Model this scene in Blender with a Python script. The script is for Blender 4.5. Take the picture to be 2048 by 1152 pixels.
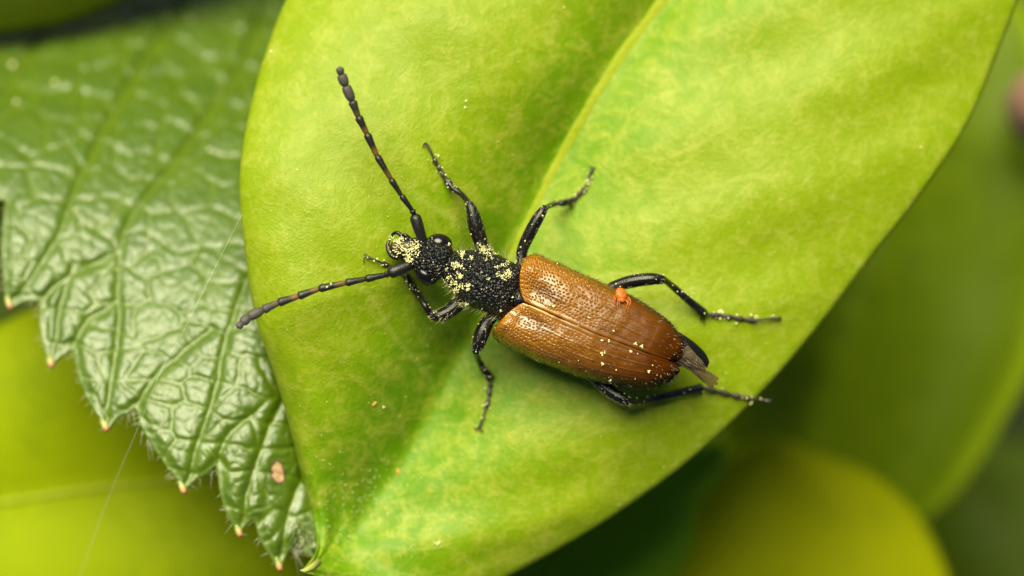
import bpy, math, random
import numpy as np
from mathutils import Vector, Matrix
from mathutils.bvhtree import BVHTree
from mathutils.geometry import delaunay_2d_cdt

for o in list(bpy.data.objects):
    bpy.data.objects.remove(o)
random.seed(7)
rng = np.random.default_rng(7)
sc = bpy.context.scene
COL = sc.collection

# ------------------------------------------------------------------ camera
CAM_D = 75.0            # camera height above the leaf; 1 unit is about 1.6 mm
cam_d = bpy.data.cameras.new("camera")
cam = bpy.data.objects.new("camera", cam_d)
COL.objects.link(cam)
cam.location = (0, 0, CAM_D)
cam.rotation_euler = (0, 0, 0)
cam_d.sensor_width = 36.0
cam_d.lens = 36.0 * CAM_D / 20.48
cam_d.clip_start = 1.0
cam_d.clip_end = 5000.0
cam_d.dof.use_dof = True
cam_d.dof.focus_distance = CAM_D - 1.45
cam_d.dof.aperture_fstop = (cam_d.lens * 0.001) / 3.0
cam_d.dof.aperture_blades = 0
sc.camera = cam

# ------------------------------------------------------------------ world + sun
SUN_DIR = Vector((-0.17, 0.575, 0.79)).normalized()     # towards the light
elev = math.asin(SUN_DIR.z)
world = bpy.data.worlds.new("World")
sc.world = world
world.use_nodes = True
wn = world.node_tree.nodes
wl = world.node_tree.links
bg = wn["Background"]
sky = wn.new("ShaderNodeTexSky")
sky.sky_type = 'NISHITA'
sky.sun_disc = False
sky.sun_elevation = elev
sky.sun_rotation = math.atan2(SUN_DIR.x, SUN_DIR.y)
sky.air_density = 0.4
sky.dust_density = 0.4
sky.ozone_density = 0.3
wl.new(sky.outputs[0], bg.inputs[0])
bg.inputs[1].default_value = 0.05
sun_d = bpy.data.lights.new("sun", 'SUN')
sun = bpy.data.objects.new("sun", sun_d)
COL.objects.link(sun)
sun_d.energy = 5.0
sun_d.angle = math.radians(48)
sun_d.color = (1.0, 0.95, 0.68)
sun.rotation_euler = SUN_DIR.to_track_quat('Z', 'Y').to_euler()
sun.location = SUN_DIR * 60
sc.view_settings.view_transform = 'Standard'
sc.view_settings.look = 'None'
sc.view_settings.gamma = 1.0
sc.view_settings.exposure = 0.80
sc.render.engine = 'CYCLES'
sc.cycles.use_denoising = True
sc.cycles.max_bounces = 8
sc.cycles.sample_clamp_indirect = 6.0


# ------------------------------------------------------------------ helpers
def P(px, py, z=0.0):
    """world point at height z seen near photo position (px, py) of the 2048 wide frame"""
    k = (CAM_D - z) / CAM_D
    return Vector(((px - 1024) / 100 * k, (576 - py) / 100 * k, z))


def PA(px, py, z):
    k = (CAM_D - z) / CAM_D
    return np.stack([(px - 1024) / 100 * k, (576 - py) / 100 * k, z], axis=-1)


def tag(o, label=None, cat=None, group=None, kind=None):
    if label:
        o["label"] = label
    if cat:
        o["category"] = cat
    if group:
        o["group"] = group
    if kind:
        o["kind"] = kind
    return o


def empty(name, loc):
    o = bpy.data.objects.new(name, None)
    o.empty_display_size = 0.2
    o.location = loc
    COL.objects.link(o)
    return o


def mesh_obj(name, verts, faces, mat, parent=None, origin=None, smooth=True, attrs=None, uv=None):
    """verts in world space; origin = world position of the object that carries the local frame"""
    v = np.asarray(verts, dtype=np.float64)
    if origin is not None:
        v = v - np.array(origin)
    me = bpy.data.meshes.new(name)
    me.from_pydata(v.tolist(), [], [tuple(int(i) for i in f) for f in faces])
    if smooth:
        me.polygons.foreach_set("use_smooth", [True] * len(me.polygons))
    for an, av in (attrs or {}).items():
        a = me.attributes.new(an, 'FLOAT', 'POINT')
        a.data.foreach_set("value", np.asarray(av, dtype=np.float32).ravel())
    if uv is not None:
        a = me.attributes.new("surf", 'FLOAT_VECTOR', 'POINT')
        a.data.foreach_set("vector", np.asarray(uv, dtype=np.float32).ravel())
    if mat is not None:
        me.materials.append(mat)
    me.update()
    o = bpy.data.objects.new(name, me)
    COL.objects.link(o)
    if parent is not None:
        o.parent = parent
    elif origin is not None:
        o.location = origin
    return o


def catmull(pts, n):
    """resample a control polyline with a Catmull-Rom spline at n uniform parameters"""
    p = np.asarray(pts, dtype=float)
    m = len(p)
    ext = np.vstack([2 * p[0] - p[1], p, 2 * p[-1] - p[-2]])
    t = np.linspace(0, m - 1, n)
    i = np.clip(t.astype(int), 0, m - 2)
    f = (t - i)[:, None]
    p0, p1, p2, p3 = ext[i], ext[i + 1], ext[i + 2], ext[i + 3]
    return 0.5 * (2 * p1 + (p2 - p0) * f + (2 * p0 - 5 * p1 + 4 * p2 - p3) * f ** 2
                  + (3 * p1 - p0 - 3 * p2 + p3) * f ** 3)


def grid_faces(nu, nv, base=0, flip=False):
    i, j = np.meshgrid(np.arange(nu - 1), np.arange(nv - 1), indexing='ij')
    a = base + i * nv + j
    f = np.stack([a, a + 1, a + nv + 1, a + nv], axis=-1).reshape(-1, 4)
    return f[:, ::-1] if flip else f


def smoothstep(a, b, x):
    t = np.clip((x - a) / (b - a), 0, 1)
    return t * t * (3 - 2 * t)


def sinterp(x, xs, ys):
    """interpolation without kinks"""
    g_ = np.linspace(xs[0], xs[-1], 600)
    t_ = np.interp(g_, xs, ys)
    pad = np.concatenate([2 * t_[0] - t_[40:0:-1], t_, 2 * t_[-1] - t_[-2:-42:-1]])
    w_ = np.hanning(81)
    return np.interp(x, g_, np.convolve(pad, w_ / w_.sum(), 'valid'))


_perm = np.random.default_rng(3).random((64, 64))


def vnoise(x, y):
    """smooth value noise, 0..1"""
    xi = np.floor(x).astype(int)
    yi = np.floor(y).astype(int)
    fx = x - xi
    fy = y - yi
    fx = fx * fx * (3 - 2 * fx)
    fy = fy * fy * (3 - 2 * fy)
    g = lambda a, b: _perm[a % 64, b % 64]
    return ((g(xi, yi) * (1 - fx) + g(xi + 1, yi) * fx) * (1 - fy)
            + (g(xi, yi + 1) * (1 - fx) + g(xi + 1, yi + 1) * fx) * fy)


def tube(path, radii, sides=10, squash=None):
    """closed tapered tube along world points; returns (verts, faces)"""
    p = np.asarray(path, dtype=float)
    r = np.asarray(radii, dtype=float)
    n = len(p)
    tan = np.gradient(p, axis=0)
    tan /= np.linalg.norm(tan, axis=1)[:, None] + 1e-9
    up = np.array([0, 0, 1.0])
    verts, faces = [], []
    for k in range(n):
        s = np.cross(tan[k], up)
        if np.linalg.norm(s) < 1e-4:
            s = np.array([1.0, 0, 0])
        s /= np.linalg.norm(s)
        w = np.cross(s, tan[k])
        for q in range(sides):
            a = 2 * math.pi * q / sides
            verts.append(p[k] + r[k] * (math.cos(a) * s + math.sin(a) * w * (squash or 1.0)))
    for k in range(n - 1):
        for q in range(sides):
            q2 = (q + 1) % sides
            faces.append((k * sides + q, k * sides + q2, (k + 1) * sides + q2, (k + 1) * sides + q))
    c0 = len(verts)
    verts.append(p[0] - tan[0] * r[0] * 0.6)
    verts.append(p[-1] + tan[-1] * r[-1] * 0.6)
    for q in range(sides):
        q2 = (q + 1) % sides
        faces.append((q2, q, c0))
        faces.append(((n - 1) * sides + q, (n - 1) * sides + q2, c0 + 1))
    return np.array(verts), faces


class Bag:
    def __init__(self):
        self.v, self.f, self.n = [], [], 0

    def add(self, v, f):
        self.v.append(np.asarray(v, dtype=float))
        self.f.extend([tuple(int(i) + self.n for i in q) for q in f])
        self.n += len(v)

    def verts(self):
        return np.concatenate(self.v)


def hair_bag(bag, root, d, length, r, bend=(0, 0, 0), seg=3):
    root = np.asarray(root, float)
    d = np.asarray(d, float)
    d = d / (np.linalg.norm(d) + 1e-9)
    b = np.asarray(bend, float)
    pts = [root + d * length * t + b * length * t * t for t in np.linspace(0, 1, seg + 1)]
    rad = [r * (1 - 0.85 * t) for t in np.linspace(0, 1, seg + 1)]
    v, f = tube(pts, rad, sides=3)
    bag.add(v, f)


# ------------------------------------------------------------------ material helpers
class NT:
    def __init__(self, name):
        self.m = bpy.data.materials.new(name)
        self.m.use_nodes = True
        self.t = self.m.node_tree
        self.t.nodes.clear()
        self.out = self.t.nodes.new("ShaderNodeOutputMaterial")

    def n(self, typ, ins=None, **props):
        nd = self.t.nodes.new(typ)
        for k, v in props.items():
            setattr(nd, k, v)
        for k, v in (ins or {}).items():
            s = nd.inputs[k]
            if isinstance(v, bpy.types.NodeSocket):
                self.t.links.new(v, s)
            elif isinstance(v, bpy.types.Node):
                self.t.links.new(v.outputs[0], s)
            else:
                s.default_value = v
        return nd

    def noise(self, vec, scale, detail=4.0, rough=0.55, dist=0.0):
        return self.n("ShaderNodeTexNoise", {"Vector": vec, "Scale": scale, "Detail": detail,
                                             "Roughness": rough, "Distortion": dist}).outputs[0]

    def ramp(self, fac, *stops):
        nd = self.n("ShaderNodeValToRGB", {"Fac": fac})
        cr = nd.color_ramp
        while len(cr.elements) < len(stops):
            cr.elements.new(0.5)
        for e, (p, c) in zip(cr.elements, stops):
            e.position = p
            e.color = (*c, 1) if len(c) == 3 else c
        return nd.outputs[0]

    def mix(self, fac, a, b, blend='MIX'):
        nd = self.t.nodes.new("ShaderNodeMix")
        nd.data_type = 'RGBA'
        nd.blend_type = blend
        for idx, v in ((0, fac), (6, a), (7, b)):
            s = nd.inputs[idx]
            if isinstance(v, bpy.types.NodeSocket):
                self.t.links.new(v, s)
            else:
                s.default_value = v if not (isinstance(v, tuple) and len(v) == 3) else (*v, 1)
        return nd.outputs[2]

    def math(self, op, a, b=0.0, clamp=False):
        nd = self.n("ShaderNodeMath", operation=op, use_clamp=clamp)
        for idx, v in ((0, a), (1, b)):
            if isinstance(v, bpy.types.NodeSocket):
                self.t.links.new(v, nd.inputs[idx])
            else:
                nd.inputs[idx].default_value = v
        return nd.outputs[0]

    def attr(self, name, out=2):
        return self.n("ShaderNodeAttribute", attribute_name=name).outputs[out]

    def coords(self):
        return self.n("ShaderNodeTexCoord").outputs["Object"]

    def bump(self, h, strength, dist, normal=None):
        ins = {"Height": h, "Strength": strength, "Distance": dist}
        if normal is not None:
            ins["Normal"] = normal
        return self.n("ShaderNodeBump", ins).outputs[0]

    def principled(self, **ins):
        return self.n("ShaderNodeBsdfPrincipled", {k.replace("_", " "): v for k, v in ins.items()})

    def finish(self, shader):
        self.t.links.new(shader.outputs[0] if isinstance(shader, bpy.types.Node) else shader,
                         self.out.inputs[0])
        return self.m


def c4(c):
    return (*c, 1)


def leaf_mat(name, deep, mid, pale, rough=0.42, trans=0.18, scale=1.0, grain=1.0, waxy=0.5, spec=0.5, margin=0.0):
    T = NT(name)
    co = T.coords()
    big = T.noise(co, 0.55 * scale, 3.0, 0.5, 0.6)
    med = T.noise(co, 3.1 * scale, 7.0, 0.66, 0.5)
    fin = T.noise(co, 11.0 * scale, 4.0, 0.65)
    base = T.ramp(T.math('ADD', T.math('MULTIPLY', big, 0.55), T.math('MULTIPLY', med, 0.45)),
                  (0.30, deep), (0.52, mid), (0.72, mid))
    wax = T.math('MULTIPLY', T.ramp(T.math('ADD', T.math('MULTIPLY', med, 0.6), T.math('MULTIPLY', fin, 0.4)),
                                    (0.45, (0, 0, 0)), (0.68, (1, 1, 1))), waxy)
    col = T.mix(wax, base, c4(pale))
    if margin:
        av = T.math('ABSOLUTE', T.n("ShaderNodeSeparateXYZ", {0: T.attr("surf", 1)}).outputs[1])
        col = T.mix(T.math('MULTIPLY', T.ramp(av, (0.86, (0, 0, 0)), (0.97, (1, 1, 1))), margin), col, c4(tuple(min(1, x * 2.0) for x in pale)))
    cells = T.n("ShaderNodeTexVoronoi", {"Vector": co, "Scale": 17.0 * scale, "Randomness": 1.0}).outputs["Distance"]
    b1 = T.bump(med, 0.35 * grain, 0.10)
    b2 = T.bump(fin, 0.45 * grain, 0.045, b1)
    b3 = T.bump(cells, 0.55 * grain, 0.02, b2)
    rg = T.math('ADD', T.math('MULTIPLY', fin, 0.25), rough - 0.12)
    p = T.principled(Base_Color=col, Roughness=rg, Normal=b3, Specular_IOR_Level=spec)
    tr = T.n("ShaderNodeBsdfTranslucent", {"Color": T.mix(0.6, col, c4((mid[0] * 1.3, mid[1] * 1.3, mid[2])))})
    sh = T.n("ShaderNodeMixShader", {0: trans, 1: p.outputs[0], 2: tr.outputs[0]})
    return T.finish(sh)


def plain_mat(name, col, rough=0.5, var=0.3, scale=6.0, spec=0.5, **kw):
    T = NT(name)
    co = T.coords()
    nz = T.noise(co, scale, 4.0)
    c = T.mix(nz, c4(tuple(x * (1 - var) for x in col)), c4(tuple(min(1, x * (1 + var)) for x in col)))
    b = T.bump(nz, 0.3, 0.03)
    return T.finish(T.principled(Base_Color=c, Roughness=rough, Normal=b, Specular_IOR_Level=spec, **kw))


# ================================================================== SETTING: ground
T = NT("ground_litter")
co = T.coords()
gcol = T.ramp(T.noise(co, 0.25, 6.0), (0.35, (0.012, 0.014, 0.006)), (0.55, (0.02, 0.03, 0.008)), (0.75, (0.04, 0.045, 0.015)))
M_ground = T.finish(T.principled(Base_Color=gcol, Roughness=0.9, Normal=T.bump(T.noise(co, 0.8, 5.0), 0.6, 0.5)))
GZ = -60.0
n = 41
gx = np.concatenate([np.linspace(-3000, -80, 8), np.linspace(-70, 70, 33), np.linspace(80, 3000, 8)])
X, Y = np.meshgrid(gx, gx, indexing='ij')
Z = GZ + 2.0 * vnoise(X * 0.12 + 7, Y * 0.12 + 3) * (np.abs(X) < 90) * (np.abs(Y) < 90)
g = mesh_obj("ground", np.stack([X, Y, Z], -1).reshape(-1, 3), grid_faces(len(gx), len(gx), flip=True), M_ground)
tag(g, "dark leafy soil far below the foliage", kind="structure")


# ---- low leafy growth far beneath, only ever seen as a dark blur
gc_v, gc_f = [], []
prof = [(0.0, 0.03), (0.2, 0.30), (0.5, 0.42), (0.8, 0.24), (1.0, 0.01)]
for k in range(2600):
    L_ = rng.uniform(2.2, 5.0)
    a_ = rng.uniform(0, 2 * math.pi)
    c_ = np.array([rng.uniform(-70, 70), rng.uniform(-60, 60), rng.uniform(-52, -38)])
    d_ = np.array([math.cos(a_), math.sin(a_), rng.uniform(-0.4, 0.2)])
    e_ = np.array([-math.sin(a_), math.cos(a_), rng.uniform(-0.3, 0.3)])
    b0 = len(gc_v)
    for t, w in prof:
        q = c_ + d_ * L_ * t - np.array([0, 0, 0.5 * t * t])
        up_ = np.array([0, 0, 0.12 * w * L_])
        gc_v += [q - e_ * w * L_ * 0.8 + up_, q, q + e_ * w * L_ * 0.8 + up_]
    for i in range(len(prof) - 1):
        for j in (0, 1):
            m_ = b0 + i * 3 + j
            gc_f.append((m_, m_ + 3, m_ + 4, m_ + 1))
M_cover = leaf_mat("understory_leaf", (0.018, 0.040, 0.0), (0.032, 0.066, 0.0), (0.05, 0.085, 0.002), rough=0.5, trans=0.2, waxy=0.3, scale=0.2, grain=0.3, spec=0.12)
o = mesh_obj("ground_cover", np.array(gc_v), gc_f, M_cover)
tag(o, "dark green leafy undergrowth blurred far beneath the leaves", "undergrowth", kind="stuff")

# ================================================================== LEAVES
def blade_geometry(stations, zf, thick, nu=140, nv=90):
    """stations: list of (mx,my, lx,ly, rx,ry) photo-plane controls. returns verts, faces, surf, top grids"""
    S = catmull(stations, nu)
    Mp, Lp, Rp = S[:, 0:2], S[:, 2:4], S[:, 4:6]
    th = np.linspace(-math.pi / 2, math.pi / 2, nv)
    v = 0.45 * th / (math.pi / 2) + 0.55 * np.sin(th)
    U, V = np.meshgrid(np.linspace(0, 1, nu), v, indexing='ij')
    A = np.abs(V)[..., None]
    E = np.where(V[..., None] < 0, Lp[:, None, :], Rp[:, None, :])
    XY = Mp[:, None, :] + (E - Mp[:, None, :]) * A
    width = np.linalg.norm(E - Mp[:, None, :], axis=-1) / 100
    d = A[..., 0] * width                       # distance from the midrib in units
    zc = zf(U, V, d, width, XY[..., 0], XY[..., 1])
    ed = np.minimum((1 - A[..., 0]) * width, np.minimum(U, 1 - U) * 12)
    r = thick * 0.5
    e = 1 - np.clip(ed / (r * 1.6), 0, 1)
    prof = np.sqrt(np.clip(1 - e * e, 0, 1))
    top = PA(XY[..., 0], XY[..., 1], zc + r * prof)
    bot = PA(XY[..., 0], XY[..., 1], zc - r * prof - 0.002)
    verts = np.concatenate([top.reshape(-1, 3), bot.reshape(-1, 3)])
    f = np.concatenate([grid_faces(nu, nv, 0), grid_faces(nu, nv, nu * nv, True)]).tolist()
    for i in range(nu - 1):            # stitch both margins
        for j in (0, nv - 1):
            a, b = i * nv + j, (i + 1) * nv + j
            q = (a, b, b + nu * nv, a + nu * nv)
            f.append(q if j == nv - 1 else q[::-1])
    surf = np.stack([U, V, d], -1).reshape(-1, 3)
    return verts, f, np.concatenate([surf, surf]), (XY, zc + r * prof, Mp, U, V)


def fix_normals(o):
    import bmesh
    bm = bmesh.new()
    bm.from_mesh(o.data)
    bmesh.ops.recalc_face_normals(bm, faces=bm.faces)
    bm.to_mesh(o.data)
    bm.free()


# ---- main leaf, the one the beetle stands on
MAIN = [
    (611, 1143, 605, 1140, 616, 1149),
    (640, 1119, 632, 1098, 690, 1180),
    (682, 1086, 622, 1035, 790, 1200),
    (740, 1024, 603, 955, 920, 1196),
    (800, 940, 579, 855, 1075, 1122),
    (860, 835, 549, 750, 1228, 1031),
    (915, 725, 513, 645, 1380, 920),
    (970, 618, 493, 530, 1512, 797),
    (1030, 495, 480, 410, 1628, 665),
    (1088, 378, 482, 315, 1733, 528),
    (1152, 256, 505, 195, 1843, 388),
    (1232, 128, 541, 75, 1935, 248),
    (1320, 10, 588, -35, 2002, 90),
    (1410, -110, 662, -165, 2050, -45),
    (1500, -230, 792, -315, 2062, -170),
    (1580, -330, 980, -425, 2035, -290),
    (1650, -420, 1200, -495, 1975, -390),
    (1720, -500, 1450, -545, 1885, -480),
    (1765, -550, 1735, -560, 1800, -540)]


def main_z(U, V, d, width, X, Y):
    zm = sinterp(U, [0, 0.03, 0.08, 0.15, 0.25, 0.40, 0.55, 0.75, 1.0], [0.95, 0.5, -0.05, -0.5, -0.72, -0.70, -0.85, -1.4, -2.2])
    dd = np.sqrt(d * d + 0.26 ** 2) - 0.26
    wfac = width / np.sqrt(width ** 2 + 1.3 ** 2)
    hl = sinterp(U, [0, 0.1, 0.25, 0.4, 0.6, 1.0], [1.3, 1.8, 2.2, 2.15, 1.85, 1.2])
    left = hl * (1 - np.exp(-dd / 1.75)) * wfac - 0.75 * np.abs(V) ** 7 * wfac \
        - 1.3 * smoothstep(0.45, 0.85, U) * np.abs(V) ** 1.5
    right = 0.95 * (1 - np.exp(-dd / 1.35)) * wfac - 0.85 * np.abs(V) ** 3.2 * wfac
    z = zm + np.where(V < 0, left, right)
    # shallow quilting between the lateral veins
    ph = (U * 19 - np.abs(V) * 3.2) * 2 * math.pi / 2.0
    z = z + 0.035 * np.sin(ph + np.where(V < 0, 0.0, 1.7)) * smoothstep(0.0, 0.25, np.abs(V)) * (1 - smoothstep(0.75, 1, np.abs(V)))
    z = z + 0.16 * (vnoise(X / 170 + 3, Y / 170) - 0.5) * wfac + 0.035 * (vnoise(X / 60 + 9, Y / 60) - 0.5)
    z = z + 0.008 * (vnoise(X / 24 + 1, Y / 24 + 5) - 0.5)
    return z


T = NT("succulent_leaf")
co = T.coords()
sf = T.attr("surf", 1)
sep = T.n("ShaderNodeSeparateXYZ", {0: sf})
big = T.noise(co, 0.5, 3.0, 0.5, 0.6)
med = T.noise(co, 2.4, 8.0, 0.68, 0.6)
fin = T.noise(co, 10.0, 5.0, 0.7)
spk = T.n("ShaderNodeTexVoronoi", {"Vector": co, "Scale": 15.0}).outputs["Distance"]
# pigment plus fold shade in the colour: greener along midrib and point, yellower outwards
hue = T.math('ADD', T.math('MULTIPLY', sep.outputs[2], 0.23), T.math('MULTIPLY', sep.outputs[0], 0.55))
hue = T.math('ADD', hue, T.math('MULTIPLY', T.math('SUBTRACT', T.math('ADD', big, med), 1.0), 0.75))
base = T.ramp(hue, (0.15, (0.105, 0.235, 0.0)), (0.5, (0.152, 0.268, 0.0)), (0.9, (0.205, 0.290, 0.001)))
wax = T.ramp(T.math('ADD', T.math('MULTIPLY', med, 0.62), T.math('MULTIPLY', fin, 0.38)), (0.47, (0, 0, 0)), (0.60, (1, 1, 1)))
col = T.mix(T.math('MULTIPLY', wax, 0.72), base, c4((0.290, 0.345, 0.022)))
col = T.mix(T.math('MULTIPLY', T.attr("lat"), 0.5), col, c4((0.38, 0.42, 0.07)))
col = T.mix(T.ramp(spk, (0.0, (0.5,) * 3), (0.35, (0, 0, 0))), col, c4((0.30, 0.34, 0.02)))
col = T.mix(T.ramp(T.noise(co, 5.5, 2.0), (0.70, (0, 0, 0)), (0.78, (0.5,) * 3)), col, c4((0.10, 0.20, 0.0)))
wv_ = T.n("ShaderNodeVectorMath", {0: co, 1: T.n("ShaderNodeVectorMath", {0: T.n("ShaderNodeTexNoise", {"Vector": co, "Scale": 2.0, "Detail": 3.0}).outputs[1], 1: (0.5, 0.5, 0.5)}, operation='MULTIPLY').outputs[0]}, operation='ADD').outputs[0]
for sc_, wd_, am_ in ((1.5, 0.030, 0.26), (4.2, 0.05, 0.16)):
    net = T.n("ShaderNodeTexVoronoi", {"Vector": wv_, "Scale": sc_}, feature='DISTANCE_TO_EDGE').outputs["Distance"]
    msk = T.math('MULTIPLY', T.ramp(net, (0.0, (1, 1, 1)), (wd_ * 1.6, (0, 0, 0))), T.math('MULTIPLY', T.ramp(med, (0.4, (0, 0, 0)), (0.62, (1, 1, 1))), am_))
    col = T.mix(msk, col, c4((0.40, 0.43, 0.09)))
cells_ = T.n("ShaderNodeTexVoronoi", {"Vector": co, "Scale": 19.0}).outputs["Distance"]
bp = T.bump(med, 0.45, 0.07)
bp = T.bump(fin, 0.34, 0.025, bp)
bp = T.bump(cells_, 0.4, 0.012, bp)
p = T.principled(Base_Color=col, Roughness=T.math('ADD', T.math('MULTIPLY', fin, 0.25), 0.27), Normal=bp, Specular_IOR_Level=0.24)
tr = T.n("ShaderNodeBsdfTranslucent", {"Color": c4((0.24, 0.34, 0.0))})
M_main = T.finish(T.n("ShaderNodeMixShader", {0: 0.12, 1: p.outputs[0], 2: tr.outputs[0]}))
MV, MF, MS, (MXY, MZ, MMID, MU, MVV) = blade_geometry(MAIN, main_z, 0.16, nu=300, nv=190)
leaf = empty("smooth_leaf", P(*MAIN[-1][:2], -1.9))
tag(leaf, "large bright green smooth leaf that the beetle stands on", "leaf")
OL = tuple(leaf.location)
_u, _v, _d = MS[:, 0], np.abs(MS[:, 1]), MS[:, 2]
_ph = _u * 17 - _v * 3.0 + np.where(MS[:, 1] < 0, 0.0, 0.45) + 0.35 * (vnoise(MV[:, 0] * 1.1 + 5, MV[:, 1] * 1.1) - 0.5)
_fr = np.abs(_ph - np.round(_ph))
lat = np.exp(-(_fr / 0.035) ** 2) * smoothstep(0.0, 0.1, _v) * (1 - smoothstep(0.6, 0.95, _v)) * smoothstep(0.45, 0.75, vnoise(MV[:, 0] * 0.6 + 2, MV[:, 1] * 0.6 + 8))
blade = mesh_obj("blade", MV, MF, M_main, leaf, OL, uv=MS, attrs={"lat": lat})
fix_normals(blade)
_flatxy = MXY.reshape(-1, 2)
_flatz = MZ.reshape(-1)


def leaf_z(px, py):
    d2 = (_flatxy[:, 0] - px) ** 2 + (_flatxy[:, 1] - py) ** 2
    return float(_flatz[int(np.argmin(d2))])


M_rib = leaf_mat("leaf_midrib", (0.21, 0.28, 0.001), (0.265, 0.32, 0.004), (0.34, 0.375, 0.04), rough=0.55, trans=0.1, waxy=0.4, spec=0.2)
jm = MVV.shape[1] // 2
ribxy = catmull([m[:2] for m in MAIN], 160)
path = [tuple(P(x, y, leaf_z(x, y) - 0.004)) for x, y in ribxy[2:-1]]
path = [(p_[0], p_[1], p_[2] - dz_) for p_, dz_ in zip(path, np.interp(np.linspace(0, 1, len(path)), [0, 0.35, 0.55, 1], [0.016, 0.016, 0.0, 0.0]))]
rr = np.interp(np.linspace(0, 1, len(path)), [0, 0.15, 0.5, 1], [0.02, 0.03, 0.12, 0.20])
v, f = tube(path, rr, sides=10, squash=0.2)
mesh_obj("midrib", v, f, M_rib, leaf, OL)
pt = [P(1760, -545, -1.9), P(1830, -640, -2.6), P(1890, -760, -5.0), P(1920, -880, -10), P(1930, -950, -20)]
v, f = tube(catmull([tuple(p) for p in pt], 14), np.linspace(0.14, 0.22, 14))
mesh_obj("petiole", v, f, M_rib, leaf, OL)
# little hardened point where the leaf ends
v, f = tube([tuple(P(636, 1124, leaf_z(636, 1124) - 0.02)), tuple(P(622, 1136, leaf_z(622, 1136))), tuple(P(608, 1142, 0.96)), tuple(P(601, 1141, 0.94))],
            [0.07, 0.07, 0.045, 0.015], sides=10)
M_tipc = plain_mat("pale_leaf_point", (0.36, 0.36, 0.09), 0.5)
mesh_obj("leaf_point", v, f, M_tipc, leaf, OL)


# ---- soft leaves in the background
def back_leaf(name, label, stations, zmid, fold, droop, mat, nu=60, nv=34, thick=0.12, rib=None, lift=0.0, tilt=(0, 0), tail=True, group=None):
    def zf(U, V, d, width, X, Y):
        dd = np.sqrt(d * d + 0.2 ** 2) - 0.2
        z = zmid + lift * U + fold * (1 - np.exp(-dd / 2.0)) - droop * np.abs(V) ** 3
        z = z + tilt[0] * (X - stations[0][0]) / 100 + tilt[1] * (stations[0][1] - Y) / 100
        return z + 0.25 * (vnoise(X / 140 + zmid, Y / 140) - 0.5)
    v, f, s, (XY, ZZ, Mp, U, V) = blade_geometry(stations, zf, thick, nu, nv)
    j0 = int(np.argmin(np.abs(V[0])))
    base = P(Mp[0, 0], Mp[0, 1], float(ZZ[0, j0]))
    root = empty(name, base)
    tag(root, label, "leaf", group)
    o = mesh_obj("blade", v, f, mat, root, tuple(base), uv=s)
    fix_normals(o)
    pth = [tuple(P(Mp[i, 0], Mp[i, 1], float(ZZ[i, j0]) + 0.0)) for i in range(0, nu - 1, 2)]
    v, f = tube(pth, np.linspace(0.11, 0.03, len(pth)), sides=7, squash=0.6)
    mesh_obj("midrib", v, f, rib or M_rib, root, tuple(base))
    if tail:
        d = np.array(pth[0]) - np.array(pth[2])
        d[2] = 0
        d = d / (np.linalg.norm(d) + 1e-6)
        b = np.array(pth[0])
        pp = [b, b + d * 0.8 + [0, 0, -0.3], b + d * 1.8 + [0, 0, -1.8], b + d * 2.4 + [0, 0, -5]]
        v, f = tube(catmull(pp, 10), np.linspace(0.11, 0.16, 10), sides=8)
        mesh_obj("petiole", v, f, rib or M_rib, root, tuple(base))
    return root


M_yellow = leaf_mat("yellow_green_leaf", (0.20, 0.28, 0.0), (0.27, 0.345, 0.0), (0.32, 0.38, 0.003), rough=0.6, trans=0.25, waxy=0.25, grain=0.6, spec=0.08)
M_gold = leaf_mat("golden_leaf", (0.28, 0.33, 0.0), (0.39, 0.42, 0.0), (0.43, 0.45, 0.004), rough=0.6, trans=0.25, waxy=0.25, grain=0.6, spec=0.08)
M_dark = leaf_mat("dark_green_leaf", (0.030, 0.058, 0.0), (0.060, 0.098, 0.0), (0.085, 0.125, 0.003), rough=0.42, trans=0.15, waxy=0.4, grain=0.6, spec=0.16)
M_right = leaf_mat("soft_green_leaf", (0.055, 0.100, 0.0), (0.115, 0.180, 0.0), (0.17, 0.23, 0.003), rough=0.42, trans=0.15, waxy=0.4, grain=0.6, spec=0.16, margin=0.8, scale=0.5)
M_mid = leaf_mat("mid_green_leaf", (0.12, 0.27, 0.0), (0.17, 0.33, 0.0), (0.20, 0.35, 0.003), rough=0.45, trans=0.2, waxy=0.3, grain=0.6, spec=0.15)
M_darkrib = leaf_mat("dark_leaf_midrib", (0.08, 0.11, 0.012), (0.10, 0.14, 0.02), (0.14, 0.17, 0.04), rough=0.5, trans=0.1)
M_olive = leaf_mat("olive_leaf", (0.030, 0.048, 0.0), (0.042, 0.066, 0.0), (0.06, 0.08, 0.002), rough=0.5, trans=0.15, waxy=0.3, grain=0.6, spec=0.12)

back_leaf("smooth_leaf", "yellow-green blurred leaf lying beneath the toothed leaf, bottom left",
          [(-420, 1075, -420, 1060, -420, 1090), (-300, 1052, -330, 800, -300, 1260), (-100, 1020, -120, 685, -60, 1390),
           (0, 1006, 0, 648, 60, 1430), (140, 984, 100, 606, 220, 1440), (320, 962, 300, 575, 420, 1390),
           (480, 952, 520, 610, 580, 1300), (640, 952, 690, 720, 720, 1170), (790, 962, 800, 850, 820, 1060), (880, 972, 882, 965, 880, 980)],
          -5.6, 0.8, 0.9, M_yellow)
back_leaf("smooth_leaf", "golden-yellow blurred leaf with rounded end at the bottom right",
          [(1600, 1640, 1590, 1640, 1610, 1640), (1600, 1500, 1420, 1500, 1790, 1500), (1595, 1350, 1345, 1340, 1900, 1350),
           (1588, 1200, 1328, 1190, 1905, 1190), (1575, 1050, 1350, 1040, 1845, 1045), (1562, 950, 1410, 930, 1745, 948), (1552, 890, 1500, 885, 1610, 892), (1550, 878, 1546, 878, 1555, 878)],
          -11.0, 0.5, 0.8, M_gold, rib=M_gold)
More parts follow.
